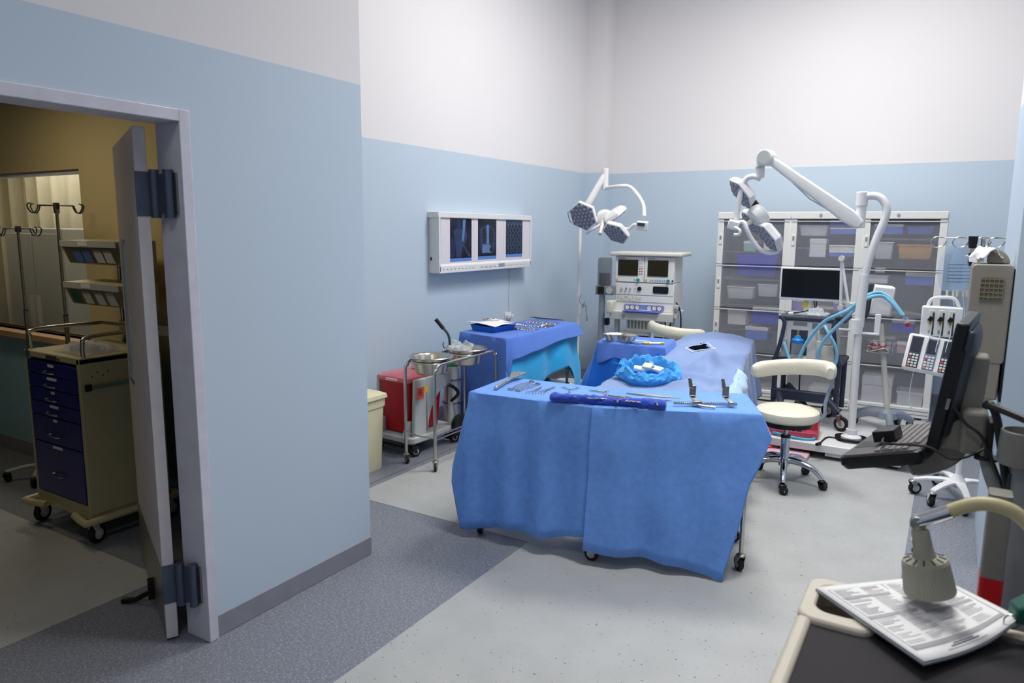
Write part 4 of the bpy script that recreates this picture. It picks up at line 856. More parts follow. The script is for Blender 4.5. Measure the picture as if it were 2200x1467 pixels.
ST = [(1578,1672,548,592,'tub','b','large royal blue tub in the left cabinet behind the upper frosted door'),(1597,1625,518,540,'box','t','pale teal pack on the top shelf of the left cabinet'),(1640,1680,508,538,'box','w','white pack at top right of the left cabinet'),
 (1560,1620,617,640,'tub','w','white tray at left in the left cabinet below the blue tub'),(1626,1672,612,636,'tub','w','white tray at right in the left cabinet below the blue tub'),(1616,1676,662,694,'box','b','royal blue carton on the lower shelf of the left cabinet'),(1563,1603,666,696,'box','w','pale pack beside the royal blue carton in the left cabinet'),
 (1600,1650,704,728,'box','l','blue carton low in the left cabinet above the operating table'),
 (1716,1780,484,506,'tub','w','white tub at top left of the middle cabinet'),(1783,1842,473,488,'box','l','blue and white carton at top of the middle cabinet'),(1783,1841,489,503,'box','l','second blue and white carton under the top one in the middle cabinet'),
 (1738,1776,513,552,'box','w','upright white carton in the middle cabinet above the monitor'),(1781,1840,527,540,'box','w','flat white carton on the second shelf of the middle cabinet'),(1781,1840,541,551,'box','l','flat blue carton lowest in the stack in the middle cabinet'),
 (1735,1810,838,880,'box','y','yellow carton at the bottom of the middle cabinet'),(1700,1730,640,668,'box','v','violet carton half hidden below the monitor'),(1790,1836,648,668,'box','v','violet carton right of the monitor arm in the middle cabinet'),
 (1878,1941,481,503,'box','l','blue carton with white lid on the top shelf of the right cabinet'),(1947,2008,486,503,'tub','l','shallow blue tub at top right of the right cabinet'),(1877,1920,520,556,'tub','w','white tub left of the orange tub in the right cabinet'),(1927,2006,526,556,'tub','o','large orange tan tub in the right cabinet'),
 (1866,1908,592,608,'box','w','white carton below the white tub in the right cabinet'),(1880,1902,576,586,'box','w','small white packet on the white carton in the right cabinet'),(1944,2008,588,612,'box','l','blue carton with white lid below the orange tub'),
 (1864,1884,650,662,'box','w','small white pack behind the ventilator mask hose'),(1915,1965,690,712,'box','b','royal blue carton beside the infusion pump'),(1868,1924,738,758,'tub','w','white tray at left on the lower shelf of the right cabinet'),(1926,1985,738,758,'box','p','pale pink pack at right on the lower shelf of the right cabinet'),
 (1848,1918,812,872,'box','w','stack of white cartons at the bottom left of the right cabinet'),(1922,1985,846,888,'tub','w','white tub at the bottom right of the right cabinet')]
for s in ST: stock(*s)
# ================================================================ WHITE PLATFORM AND WHAT STANDS ON IT
ZP = .12
t = thing('equipment_platform', 'low white platform carrying the ventilator and the light pole', 'platform', (0,0,0))
MB().bb(-1.16,-.14,5.86,6.95,.055,ZP).build('deck', 'white_metal', t, bevel=.008)
MB().bb(-.72,-.2,5.87,6.3,.03,.055).build('skid', 'ltgrey', t)
for x in (-1.05,-.85,-.25):
    for y in (5.95,6.85): MB().bb(x-.03,x+.03,y-.03,y+.03,0,.056).build('foot', 'black', t)
# ---- second surgical light
t = thing('surgical_light', 'tall white surgical light with long boom arm in front of the cabinets', 'surgical light')
Y2 = 6.12
b0 = atz(1828, 945, ZP); Y2 = b0.y
def A2(px, py, dy=0): return at(px, py, Y2+dy)
MB().lathe([(.075,ZP),(.075,ZP+.03),(.045,ZP+.05),(.042,ZP+.09)], (b0.x,b0.y,0), 24).build('pole_foot', 'white_metal', t)
MB().tube([b0+Vector((0,0,.02)), A2(1836,830), A2(1845,700)], .028, 18).build('pole', 'white_metal', t)
MB().tube([A2(1845,702), A2(1850,650), A2(1858,590)], [.036,.036,.034], 18).build('pole_sleeve', 'white_metal', t)
MB().tube(cr([A2(1858,592), A2(1868,555), A2(1884,510), A2(1899,476), A2(1905,450), A2(1897,430), A2(1882,421), A2(1862,421)], 6), .029, 14).build('swan_neck', 'white_metal', t)
MB().cyl(A2(1853,412), A2(1851,443), .042, n=20).build('collar', 'white_metal', t, bevel=.006); MB().cyl(A2(1851,443), A2(1847,490), .035, n=18).build('spindle', 'white_metal', t)
pa, pb = A2(1836,474,-.03), A2(1650,340,-.12); d = pb-pa; q = d.to_track_quat('X','Z').to_matrix().to_4x4(); L = d.length
am = MB(Matrix.Translation(pa) @ q); am.rings([[(x, y, z) for y, z in rrect(.055, h_, .018)] for x, h_ in ((-.05,.07),(0,.10),(.06,.115),(L*.5,.092),(L*.9,.072),(L,.06))]); am.build('boom_arm', 'white_metal', t)
MB().tube([pa+Vector((.0,-.01,-.03)), pa.lerp(pb,.5)+Vector((0,-.01,-.075)), pb+Vector((.03,-.01,-.03))], .006, 6).build('boom_cable', 'ltgrey', t)
c = A2(1647,339,-.12); MB().cyl(c+Vector((-.01,-.055,0)), c+Vector((.01,.055,0)), .062, n=28).build('elbow', 'white_metal', t, bevel=.006); MB().cyl(c+Vector((-.0105,-.058,0)), c+Vector((-.01,-.055,0)), .05, n=24).build('elbow_cap', 'ltgrey', t)
MB().cyl(A2(1635,338,-.1), A2(1633,382,-.1), .034, .032, n=18).build('hanger', 'white_metal', t); MB().cyl(A2(1633,358,-.1), A2(1633,362,-.1), .0355, n=18).build('hanger_ring', 'ltgrey', t)
MB().tube(cr([A2(1634,384,-.1), A2(1618,379,-.1), A2(1604,384,-.1), A2(1596,400,-.1), A2(1588,430,-.1), A2(1583,460,-.1), A2(1582,476,-.1)], 5), .023, 12).build('yoke', 'white_metal', t)
c = A2(1576,483,-.12); MB(Matrix.Translation(c)).box((0,0,0), (.09,.09,.075), (.1,.25,.2)).build('control_box', 'white', t, bevel=.012)
MB().tube(cr([A2(1577,488,-.15), A2(1589,494,-.18), A2(1588,503,-.18), A2(1577,504,-.18)],4), .012, 10).build('grip', 'white', t)
MB().tube(cr([A2(1586,478,-.1), A2(1598,478,-.1), A2(1604,492,-.1), A2(1614,512,-.08), A2(1632,535,-.05), A2(1652,543,0), A2(1672,540,.02)], 5), .019, 12).build('yoke_bow', 'white_metal', t)
# its head is seen edge-on: three hexagonal heads round a hub
ax = (A2(1675,541)-A2(1568,384)); ax.normalize(); view = (A2(1620,465)-CAM).normalized(); nr = view.cross(ax).normalized()
if nr.x > 0: nr = -nr
nr = (nr-view*.30+Vector((0,0,-.05))).normalized()
hub = A2(1627,466)
MB(Matrix.Translation(hub) @ nr.to_track_quat('Z','Y').to_matrix().to_4x4()).lathe([(.05,.045),(.085,.03),(.10,-.01),(.09,-.055),(.05,-.075)], n=26).build('hub', 'white_metal', t)
hexhead(t, A2(1595,415)+nr*.02, nr, .155, .2, .07); hexhead(t, A2(1652,508)+nr*.02, nr, .15, .35, .07)
side = nr.cross(ax).normalized(); hexhead(t, hub-side*.24+nr*.01-ax*.02, nr, .13, .1, .06)
MB().cyl(A2(1615,441), A2(1626,432), .032, n=16).build('joint_ring', 'black', t)
MB().cyl(hub+nr*.04, hub+nr*.14, .022, .02, n=16).build('sterile_handle', 'offwhite', t)
# bracket on the pole
c = A2(1840,700)
MB().cyl(c-Vector((0,0,.06)), c+Vector((0,0,.05)), .046, n=18).build('bracket_collar', 'white_metal', t)
MB().bb(c.x, c.x+.16, c.y-.02, c.y+.02, c.z-.06, c.z-.045).build('bracket_arm', 'white_metal', t, bevel=.003); MB().bb(c.x+.125,c.x+.165,c.y-.012,c.y+.012,c.z-.06,c.z+.10).build('bracket_plate', 'white_metal', t, bevel=.003)
MB().cyl(c+Vector((-.12,-.02,-.035)), c+Vector((0,0,-.035)), .012, .009, n=10).build('bracket_pin', 'ltgrey', t)
o = thing('power_cord', 'black power cord coiled round the foot of the tall light pole', 'cord', (b0.x,b0.y,ZP))
MB().tube([((.088+.009*k+.004*math.sin(5*a))*math.cos(a), (.088+.009*k)*math.sin(a), .010+.008*(k%2)+.003*math.sin(3*a)) for k in range(4) for a in [2*math.pi*i/24 for i in range(24)]], .006, 6).build('coil', 'cable', o)
pw = [atz(px, py, ZP+.008)-Vector((b0.x,b0.y,ZP)) for px, py in ((1812,942),(1795,940),(1778,939),(1768,945),(1761,953))]
MB().tube(cr(pw,5), .006, 6).build('lead', 'cable', o); e = pw[-1]; MB().cyl(e, e+Vector((-.015,-.05,.004)), .015, .012, n=8).build('plug', 'cable', o)
# ---- ventilator on its trolley, monitor above
YV = 6.42
def AV(px, py, dy=0): return at(px, py, YV+dy)
t = thing('ventilator_trolley', 'dark slate ventilator trolley on casters in front of the cabinets', 'trolley')
xl, xr = AV(1667,770).x, AV(1803,770).x; zs1 = AV(1735,772).z; zs2 = AV(1735,684).z; zlo = AV(1730,850).z
MB().bb(xl-.03,xr+.03,YV-.02,YV+.42,zs1-.035,zs1).build('mid_shelf', 'navygrey', t, bevel=.008); MB().bb(xl+.02,xr-.05,YV,YV+.40,zs1-.13,zs1-.035).build('drawer', 'navygrey', t, bevel=.008)
MB().bb(xl-.0,xr+.03,YV-.02,YV+.42,zs2-.02,zs2+.012).build('top_shelf', 'navygrey', t, bevel=.008)
for s, x in ((1, xl), (-1, xr)):
    for y in (YV+.0,YV+.40): MB().cyl((x,y,ZP+.1), (x,y,zs1), .022, n=10).build('upright', 'navygrey', t)
    for y in (YV-.03,): MB().tube(cr([(x-s*.005,y,zs1-.02),(x+s*.03,y,zs1+.12),(x+s*.05,y,zs1+.24),(x+s*.055,y,zs2-.04),(x+s*.03,y,zs2)],5), .017, 10).build('side_handle', 'navygrey', t)
MB().bb(xl-.02,xr-.04,YV-.03,YV+.03,zlo-.045,zlo+.04).build('cross_bar', 'navygrey', t, bevel=.008)
for (ax_, ay_, bx_, by_) in ((xr-.08,YV,-.70,6.36),(xr-.06,YV+.38,-.86,6.80),(xl+.04,YV,-1.13,6.25),(xl+.04,YV+.38,-1.10,6.84)):
    MB().tube([(ax_,ay_,zlo),(bx_,by_,ZP+.155)], [.034,.026], 10).build('base_leg', 'navygrey', t)
    caster(t, (bx_,by_,ZP), .062, -.3, .03, 'steel_d', stem=.0)
MB().tube(cr([(xl+.2,YV+.02,zs1-.1),(xl+.21,YV+.03,zlo),(xl+.3,YV+.05,zlo-.12)],5), .007, 6).build('cable', 'cable', t)
t = thing('ventilator', 'white ventilator with blue cap humidifier on the slate trolley', 'ventilator')
x0, x1 = AV(1676,765).x, AV(1796,765).x; z0, z1 = zs1, AV(1735,690).z
MB().bb(x0,x1-.02,YV,YV+.34,z0,z1).build('body', 'white', t, bevel=.008)
MB().bb(x1-.14,x1-.005,YV-.02,YV,z0-.02,z0+.13).build('flow_module', 'offwhite', t, bevel=.006); MB().bb(x1-.15,x1-.04,YV-.012,YV,z0+.14,z0+.25).build('port_plate', 'white', t, bevel=.006)
hz = MB().bb(x0+.075,x0+.21,YV-.004,YV+.004,z0+.03,z0+.245).build('humidifier_bay', 'dkgrey', t, bevel=.004)
MB().lathe([(.05,0),(.052,.004),(.046,.12),(.05,.125)], (x0+.14,YV-.045,z0+.02), 20).build('humidifier_jar', 'film_clear', hz); MB().lathe([(.048,.0),(.05,.02),(.046,.026),(.03,.035),(.024,.055),(.01,.06)], (x0+.14,YV-.045,z0+.145), 20).build('humidifier_cap', mat('bright_blue_cap', (30,132,220), .35), hz)
MB().cyl((x0+.14,YV-.04,z0+.2), (x0+.14,YV-.04,z0+.245), .012, n=10).build('valve', 'gold', hz); MB().bb(x0+.07,x0+.215,YV-.05,YV,z0+.0,z0+.02).build('jar_ledge', 'offwhite', hz, bevel=.004)
MB().bb(x0+.09,x0+.20,YV-.006,YV,z1-.04,z1-.012).build('display', 'grey', t); MB().bb(x0+.24,x0+.29,YV-.006,YV,z1-.06,z1-.015).build('label', 'grey', t)
MB().cyl((x0+.30,YV-.008,z1-.11), (x0+.30,YV,z1-.11), .03, n=20).build('dial', 'ltgrey', t); MB().bb(x0+.285,x0+.33,YV-.03,YV,z0+.05,z0+.17).build('flap', 'offwhite', t, bevel=.012)
MB().cyl((x1-.105,YV-.035,z1-.07), (x1-.105,YV,z1-.07), .032, n=18).build('port', 'grey', t); MB().bb(x0-.005,x0+.05,YV-.03,YV,z0+.10,z0+.17).build('side_port', 'ltgrey', t, bevel=.004)
# hoses
hm = mat('light_blue_corrugated_hose', (136,200,232), .35, var=.08, scale=50)
def hose(name, label, pts, r=.014):
    P = cr(pts, 14); out = []; acc = 0
    tot = [(P[i+1]-P[i]).length for i in range(len(P)-1)]; n_ = int(sum(tot)/.0075); i = 0; pos_ = 0; rr = []
    for k in range(n_):
        s = k*.0075
        while i < len(tot)-1 and s > pos_+tot[i]: pos_ += tot[i]; i += 1
        out.append(P[i].lerp(P[i+1], (s-pos_)/tot[i])); rr.append(r*(1.08 if k % 2 else .92))
    return tag(MB().tube(out, rr, 10).build(name, hm, ang=80), label, 'hose')
hose('breathing_hose', 'light blue corrugated hose hanging in a V from the left of the ventilator', [AV(1684,735,-.06),AV(1690,755,-.08),AV(1700,783,-.1),AV(1707,791,-.1),AV(1714,778,-.1),AV(1728,745,-.1),AV(1748,715,-.12),AV(1772,690,-.16),AV(1800,676,-.22),AV(1826,663,-.21),AV(1852,641,-.18),AV(1875,630,.0),AV(1893,629,.05),AV(1912,640,.05),AV(1928,660,.04),AV(1944,682,.03)])
hose('breathing_hose', 'light blue corrugated hose looped under the right of the ventilator', [AV(1772,700,-.05),AV(1780,716,-.09),AV(1794,743,-.1),AV(1798,768,-.1),AV(1790,788,-.1),AV(1772,800,-.1),AV(1760,788,-.12),AV(1757,762,-.14),AV(1768,735,-.16),AV(1792,707,-.2),AV(1818,682,-.21),AV(1836,664,-.20),AV(1856,645,-.18),AV(1880,636,-.06),AV(1900,638,.0),AV(1920,655,.0),AV(1938,680,.0)])
t = thing('hose_connector', 'clear hose connector with red cap at the end of the blue hoses', 'connector', AV(1944,684,.02))
MB().tube([(0,0,.01),(.02,0,-.035)], [.022,.018], 12).build('body', 'film_clear', t); MB().tube([(.02,0,-.035),(.03,0,-.06)], [.016,.018], 12).build('cap', 'red', t); MB().sph((.006,-.02,0), .007).build('stud', mat('blue_stud', (40,90,220), .4), t)
# monitor
t = thing('flat_monitor', 'black flat monitor with white bezel above the ventilator', 'monitor')
c = AV(1740,610,.1); x0, x1, z0, z1 = AV(1673,646,.1).x, AV(1808,646,.1).x, AV(1740,646,.1).z, AV(1740,575,.1).z; y = YV+.1
MB().bb(x0,x1,y,y+.04,z0,z1).build('bezel', 'white', t, bevel=.006); MB().bb(x0+.016,x1-.016,y-.003,y,z0+.022,z1-.016).build('screen', 'screen', t)
MB().bb(x0+.17,x0+.30,y+.04,y+.08,z0+.03,z1-.05).build('rear_bulge', 'white', t, bevel=.01); MB().bb(x0+.2,x0+.26,y+.04,y+.06,z0-.10,z0+.05).build('neck', 'white', t, bevel=.004)
MB().prism(rrect(.32,.2,.03,cx=x0+.24,cy=y+.08), zs2+.012, zs2+.03).build('foot', 'white', t, bevel=.004)
MB().bb(x0+.19,x0+.23,y+.03,y+.038,z0-.06,z0-.015).build('sticker', 'yellow', t)
for s in (0,.02): MB().tube(cr([(x0+.28+s,y+.03,z0),(x0+.29+s*.5,y+.0,z0-.06),(x0+.22,y-.02,z0-.09),(x0+.13,y-.02,zs2+.03)],5), .005, 6).build('cable', 'cable', t)
o = MB(Matrix.Translation(AV(1754,672,.0))).grid(12, 10, lambda u, v: ((u-.5)*.17, (v-.5)*.12, -.01+.05*max(0,1-((u-.5)**2+(v-.5)**2)*4.5)+.035*NZ.noise(Vector((u*7,v*7,3))))).build('plastic_bag', 'film_clear', solid=.002, ang=20); tag(o, 'crumpled clear plastic bag on the trolley under the monitor', 'bag')
# articulated hose support arm
t = thing('support_arm', 'thin white jointed support arm right of the monitor', 'arm')
ja = [AV(1808,668,-.02), AV(1806,660,-.04), AV(1808,555,-.05), AV(1823,655,-.06), AV(1842,650,-.1)]
MB().cyl(ja[0]-Vector((0,0,.05)), ja[1], .009, n=8).build('post', 'white_metal', t)
for a, b2 in zip(ja[1:], ja[2:]): MB().cyl(a, b2, .011, n=10).build('link', 'white_metal', t)
for j in ja[1:4]: MB().cyl(j+Vector((0,-.03,0)), j+Vector((0,.03,0)), .022, n=16).build('joint_knob', 'offwhite', t)
MB().box(ja[0]-Vector((0,0,.055)), (.09,.04,.02)).build('clamp', 'dkgrey', t, bevel=.004)
# ---- grey five-leg stand with white unit
YD = 6.62
def AD(px, py, dy=0): return at(px, py, YD+dy)
t = thing('device_stand', 'white device unit on a pole with grey splayed base', 'device stand')
c = AD(1906, 882); cz = c.z
MB().tube([c, AD(1900,800), AD(1893,695)], [.024,.022,.020], 14).build('pole', 'offwhite', t)
for k, (px, py) in enumerate(((1833,897),(1845,876),(1912,918),(1958,906),(1935,885))):
    e = atz(px, py, ZP+.05) if k != 4 else atz(px, py, ZP+.05); e.y = min(e.y, 6.85); m1 = c.lerp(e, .55); m1.z = max(m1.z, cz*.0+ZP+.12)
    MB().tube(cr([Vector((c.x,c.y,ZP+.13)), m1, Vector((e.x,e.y,ZP+.06))],5), [.045,.043,.041,.039,.036,.034,.032,.03,.029,.027,.026], 10).build('base_leg', 'midgrey', t)
    caster(t, (e.x,e.y,ZP), .028, k, .03, 'grey', stem=.0)
MB().lathe([(.08,ZP+.10),(.075,ZP+.15),(.04,ZP+.18),(.026,cz)], (c.x,c.y,0), 20).build('base_hub', 'midgrey', t)
u0 = AD(1893,645); MB(Matrix.Translation(u0) @ Euler((0,.08,.15)).to_matrix().to_4x4()).bb(-.075,.085,-.08,.12,-.12,.12).build('unit', 'white', t, bevel=.015)
MB(Matrix.Translation(u0) @ Euler((0,.12,.15)).to_matrix().to_4x4()).bb(-.13,-.075,-.07,.05,-.16,.13).build('unit_handle', 'dkgrey', t, bevel=.012)
b2 = AD(1888,735); wire = MB()
for z in (-.08,-.03,.02): wire.tube([(b2.x+.11*math.cos(a), b2.y+.08*math.sin(a), b2.z+z) for a in [2*math.pi*i/20 for i in range(20)]], .003, 5, closed=True)
for i in range(12): a = 2*math.pi*i/12; wire.cyl((b2.x+.11*math.cos(a), b2.y+.08*math.sin(a), b2.z-.08), (b2.x+.11*math.cos(a), b2.y+.08*math.sin(a), b2.z+.02), .002, n=4)
wire.build('wire_basket', 'grey', t)['kind'] = 'stuff'
MB().prism([(b2.x+.11*math.cos(a), b2.y+.08*math.sin(a)) for a in [2*math.pi*i/20 for i in range(20)]], b2.z-.084, b2.z-.08).build('basket_floor', 'grey', t)
for k, mm in enumerate(('cablew','red_t','cablew')): MB(Matrix.Translation(b2)).tube([((.08-.02*k)*math.cos(a*1.3+k), (.05-.01*k)*math.sin(a+k), -.06+.02*k+.02*math.sin(2*a)) for a in [4*math.pi*i/40 for i in range(40)]], .005, 6).build('lead', mm, t)
# ---- odds and ends low down by the stool
t = thing('supply_crate', 'open pinkish red crate on the white platform behind the stool', 'crate', atz(1688,938,ZP).lerp(atz(1688,938,ZP),0), .1)
cc = t.location.copy(); cr_m = mat('pinkish_red_crate', (198,78,100), .4)
t.location = (cc.x, 6.06, ZP)
MB().bb(-.14,.22,-.12,.14,0,.008).build('floor', cr_m, t)
for a in ((-.14,.22,-.125,-.117,0,.05),(-.14,.22,.135,.143,0,.15),(-.145,-.137,-.12,.14,0,.12),(.215,.223,-.12,.14,0,.10)): MB().bb(*a).build('side', cr_m, t, bevel=.002)
for k in range(4):
    o = MB(Matrix.Translation((cc.x-.10+.03*k,6.06,ZP+.009)) @ Matrix.Rotation(.1,4,'Z')).bb(-.012,.012,-.08,.1,0,.15+.01*(k%2)).build('blue_folder', mat('navy_folder', (34,52,128), .5) if k == 0 else bpy.data.materials['navy_folder'], bevel=.002); tag(o, ('leftmost','second from left','third from left','rightmost')[k]+' upright navy folder in the red crate', 'folder', 'folders in the red crate')
o = MB(Matrix.Translation((cc.x+.08,6.05,ZP+.009))).lathe([(.05,0),(.055,.01),(.05,.1),(.056,.105),(.045,.1),(.045,.01)], n=20).build('steel_cup', 'chrome'); tag(o, 'shiny steel cup in the red crate', 'cup')
o = MB(Matrix.Translation((cc.x+.05,5.955,ZP+.012))).tube([(.16*math.cos(a), .06*math.sin(a), .008*math.sin(2*a)+.003) for a in [2*math.pi*i/40 for i in range(40)]], .011, 8, closed=True).build('teal_hose', mat('teal_hose', (60,170,196), .4)); tag(o, 'teal hose loop on the white platform in front of the crate', 'hose')
c = atz(1695,972,.0)
o = MB(Matrix.Translation((c.x,5.83,0))).prism(rrect(.32,.16,.02), .0, .03).build('pink_tray', mat('pale_pink_tray', (226,186,196), .5), bevel=.006); tag(o, 'pale pink tray on the floor under the edge of the white platform', 'tray')
c = atz(1653,968,0); t = thing('foot_switch', 'small red foot switch on the floor beside the front drape', 'foot switch', (c.x,c.y,0))
MB().lathe([(.05,0),(.052,.015),(.04,.025),(.01,.026)], n=20).build('base', 'dkgrey', t); MB().sph((0,0,.03), .034, (1,1,.7)).build('button', mat('orange_red_button', (224,58,40), .35), t)
# ================================================================ STOOLS
t = thing('stool', 'cream swivel stool with chrome base and curved back rest beside the front drape', 'stool', (-.895,5.17,0), .0, 'cream stools')
for k in range(5):
    a = R_(72*k-80); ca, sa = math.cos(a), math.sin(a)
    leg = MB(); pts = cr([(.02*ca,.02*sa,.165),(.10*ca,.10*sa,.165),(.20*ca,.20*sa,.135),(.265*ca,.265*sa,.075)], 4); leg.tube(pts, [.026,.026,.025,.025,.024,.023,.022,.021,.020,.019,.018,.017,.016], 10); l = leg.build('leg', 'chrome', t)
    caster(t, (.265*ca,.265*sa,0), .027, a+1.2, .036, 'black', stem=.0)
MB().lathe([(.035,.12),(.038,.13),(.036,.20),(.030,.21),(.030,.33),(.027,.335)], n=20).build('column', 'chrome', t); MB().cyl((0,0,.33), (0,0,.43), .016, n=14).build('gas_lift', 'steel', t); MB().cyl((0,0,.325), (0,0,.342), .033, n=18).build('column_collar', 'black', t)
MB().cyl((0,0,.42), (0,0,.452), .17, n=32).build('seat_pan', 'black', t); MB().box((.02,-.08,.435), (.16,.03,.025)).build('height_lever', 'black', t)
MB().lathe([(.10,.452),(.185,.455),(.208,.47),(.215,.495),(.208,.52),(.19,.533),(.12,.541),(.01,.543)], n=40).build('seat', 'cream', t)
rb = []
for i in range(25):
    a = R_(-2+172*i/24); e = min(i, 24-i); sc = 1 if e > 2 else (.55,.85,.96)[e]; R0 = .258
    rb.append([(( R0+ .04*sc*math.cos(q))*math.cos(a), (R0+.04*sc*math.cos(q))*math.sin(a), .785+.026*math.cos(a)+.058*sc*math.copysign(abs(math.sin(q))**.7, math.sin(q))) for q in [2*math.pi*j/16 for j in range(16)]])
MB().rings(rb).build('backrest', 'cream', t, ang=60)
pts = []
br = MB(Matrix.Rotation(R_(22),4,'Z'))
prof = [(.16,.44),(.215,.445),(.248,.50),(.245,.58),(.262,.66),(.285,.735)]
br.rings([[(x+.006*s2, y, z) for s2, y in ((-1,-.022),(1,-.022),(1,.022),(-1,.022))] for x, z in prof]); br.build('back_bracket', 'midgrey', t, bevel=.002)
dup(t, (-2.25,6.86,0), R_(185), 'second cream stool, half hidden behind the head of the operating table')
# ================================================================ INFUSION STAND (right)
def text_mesh(s, size, mx, m, parent, name='numeral'):
    cu = bpy.data.curves.new(name, 'FONT'); cu.body = s; cu.size = size; cu.align_x = 'CENTER'; cu.align_y = 'CENTER'; cu.extrude = .0006
    tmp = bpy.data.objects.new(name, cu); me = bpy.data.meshes.new_from_object(tmp); bpy.data.objects.remove(tmp); me.transform(mx)
    me.materials.append(M[m] if isinstance(m, str) else m); o = bpy.data.objects.new(name, me); COL.objects.link(o); o.parent = parent; return o
XI, YI = .150, 5.42
t = thing('infusion_stand', 'white five leg infusion stand with wire hooks beside the right wall', 'drip stand')
MB().lathe([(.05,.10),(.052,.13),(.03,.16),(.022,.18)], (XI,YI,0), 18).build('hub', 'white_metal', t)
MB().cyl((XI,YI,.12), (XI,YI,1.1), .019, n=14).build('pole', 'white_metal', t); MB().cyl((XI,YI,1.08), (XI,YI,1.71), .013, n=12).build('inner_pole', 'steel', t)
for k, (ex, ey) in enumerate(((-.105,5.40),(.015,5.20),(.06,5.68),(.205,5.17),(.33,5.55))):
    d = Vector((ex-XI, ey-YI, 0)); s = d.normalized().cross(Vector((0,0,1)))
    rs = []
    for q, zc, w_ in ((0,.125,.030),(.35,.135,.028),(.7,.125,.022),(1,.105,.018)):
        c = Vector((XI,YI,zc))+d*q; rs.append([c+s*w_+Vector((0,0,.008)), c-s*w_+Vector((0,0,.008)), c-s*w_-Vector((0,0,.012)), c+s*w_-Vector((0,0,.012))])
    MB().rings(rs).build('leg', 'white_metal', t, bevel=.004); caster(t, (ex,ey,0), .042, k*1.3+.6, .03, 'chrome', stem=.0)
for s, z in ((0, 1.70), (1, 1.70)): pass
MB().tube([(XI-.23,YI-.02,1.715),(XI+.24,YI+.02,1.715)], .004, 6).build('hook_bar', 'steel', t)
for x in (-.21,-.09,.03,.10,.2):
    P0 = Vector((XI+x,YI+.09*x,1.715)); MB().tube(cr([P0, P0+Vector((-.05,-.01,.003)), P0+Vector((-.075,-.015,-.03)), P0+Vector((-.05,-.01,-.062)), P0+Vector((-.005,0,-.05)), P0+Vector((.012,0,-.02))],4), .004, 6).build('hook', 'steel', t)
for x, z in ((-.055,1.70),(.19,1.70)): MB().lathe([(.014,-.05),(.022,-.045),(.026,0),(.028,.025)], (XI+x,YI+.1*x,z), 12).build('clamp', 'black', t)
MB().cyl((XI-.055,YI,1.56), (XI-.055,YI,1.68), .010, n=10).build('short_post', 'steel', t); MB().lathe([(.012,1.54),(.018,1.56),(.017,1.62)], (XI-.055,YI,0), 12).build('collar', 'black', t)
# IV bags
for k, (px, lab) in enumerate(((2050,'clear fluid bag hanging leftmost from the wire hooks'),(2072,'clear fluid bag hanging behind the leftmost one'))):
    c = at(px, 575, YI-.02+.05*k); t2 = thing('fluid_bag', lab, 'fluid bag', c, .25+.2*k, 'fluid bags on the infusion stand')
    rs = []
    for z, w_, d_ in ((.15,.035,.004),(.13,.06,.012),(.06,.085,.028),(-.04,.092,.034),(-.12,.075,.024),(-.15,.05,.010)): rs.append([(w_*math.cos(a), d_*math.sin(a), z) for a in [2*math.pi*i/20 for i in range(20)]])
    MB().rings(rs).build('bag', glassy('clear_fluid_bag', (190,216,244), .22, .06), t2)
    for r in range(6): MB().bb(-.045,.04,-.036,-.034,.02-.022*r,.023-.022*r).build('print_line', mat('blue_print', (60,80,120), .6) if r == 0 and k == 0 else bpy.data.materials['blue_print'], t2)
    for x in (-.025,.01,.03): MB().cyl((x,0,-.145), (x,0,-.185), .007, n=8).build('port', 'offwhite', t2)
    MB().tube(cr([(.01,0,-.185),(.03,0,-.3),(.02,-.02,-.42),(.05,-.02,-.5)],5), .003, 6).build('drip_line', 'cablew', t2)
# pump
t = thing('infusion_pump', 'three channel white infusion pump on the stand by the right wall', 'infusion pump')
YP_ = 5.30
a, b2 = at(1975,722,YP_), at(2062,662,YP_); x0, x1, z0, z1 = a.x, b2.x+.02, a.z, b2.z
MB().bb(x0,x1,YP_,YP_+.09,z0,z1).build('body', 'white', t, bevel=.008)
MB().cyl((x1-.03,YP_+.05,(z0+z1)/2), (XI,YI,(z0+z1)/2), .02, n=10).build('pole_clamp', 'grey', t)
MB().tube(cr([(x0+.03,YP_+.05,z1-.005),(x0+.05,YP_+.05,z1+.045),(x0+.12,YP_+.05,z1+.06),(x1-.05,YP_+.05,z1+.05),(x1-.02,YP_+.05,z1-.005)],5), .011, 8).build('handle', 'white', t)
w_ = (x1-x0-.03)/3.6
for k in range(3):
    cx = x0+.03+w_*(k+.5)
    ch = MB().bb(cx-w_*.28,cx+w_*.34,YP_-.004,YP_+.002,z0+.03,z1-.02).build('channel', 'offwhite', t, bevel=.004)
    MB().bb(cx+w_*.12,cx+w_*.32,YP_-.008,YP_-.003,z0+.015,z1-.035).build('channel_slot', 'dkgrey', ch); MB().cyl((cx,YP_-.014,(z0+z1)/2), (cx,YP_-.003,(z0+z1)/2), .012, n=10).build('channel_clip', 'gold', ch)
    MB().box((cx-.004,YP_-.010,(z0+z1)/2+.02), (.022,.010,.03), (0,.5,0)).build('channel_lever', 'black', ch)
    text_mesh(str(k+1), .028, Matrix.Translation((cx-w_*.12,YP_-.0055,z0+.035)) @ Matrix.Rotation(R_(90),4,'X'), 'black', ch)
    MB().tube(cr([(cx+.006,YP_-.012,z0+.1),(cx+.004,YP_-.02,z0+.02),(cx-.01,YP_-.06,z0-.05),(cx-.015,YP_-.05,z0-.12)],4), .0025, 5).build('drip_tube', 'cablew', t)
MB().bb(x0+.01,x1-.02,YP_-.01,YP_+.06,z0-.012,z0+.002).build('joint_strip', 'dkgrey', t)
mx = Matrix.Translation(at(2000,763,YP_-.03)) @ Euler((R_(-20),R_(6),R_(-4))).to_matrix().to_4x4()
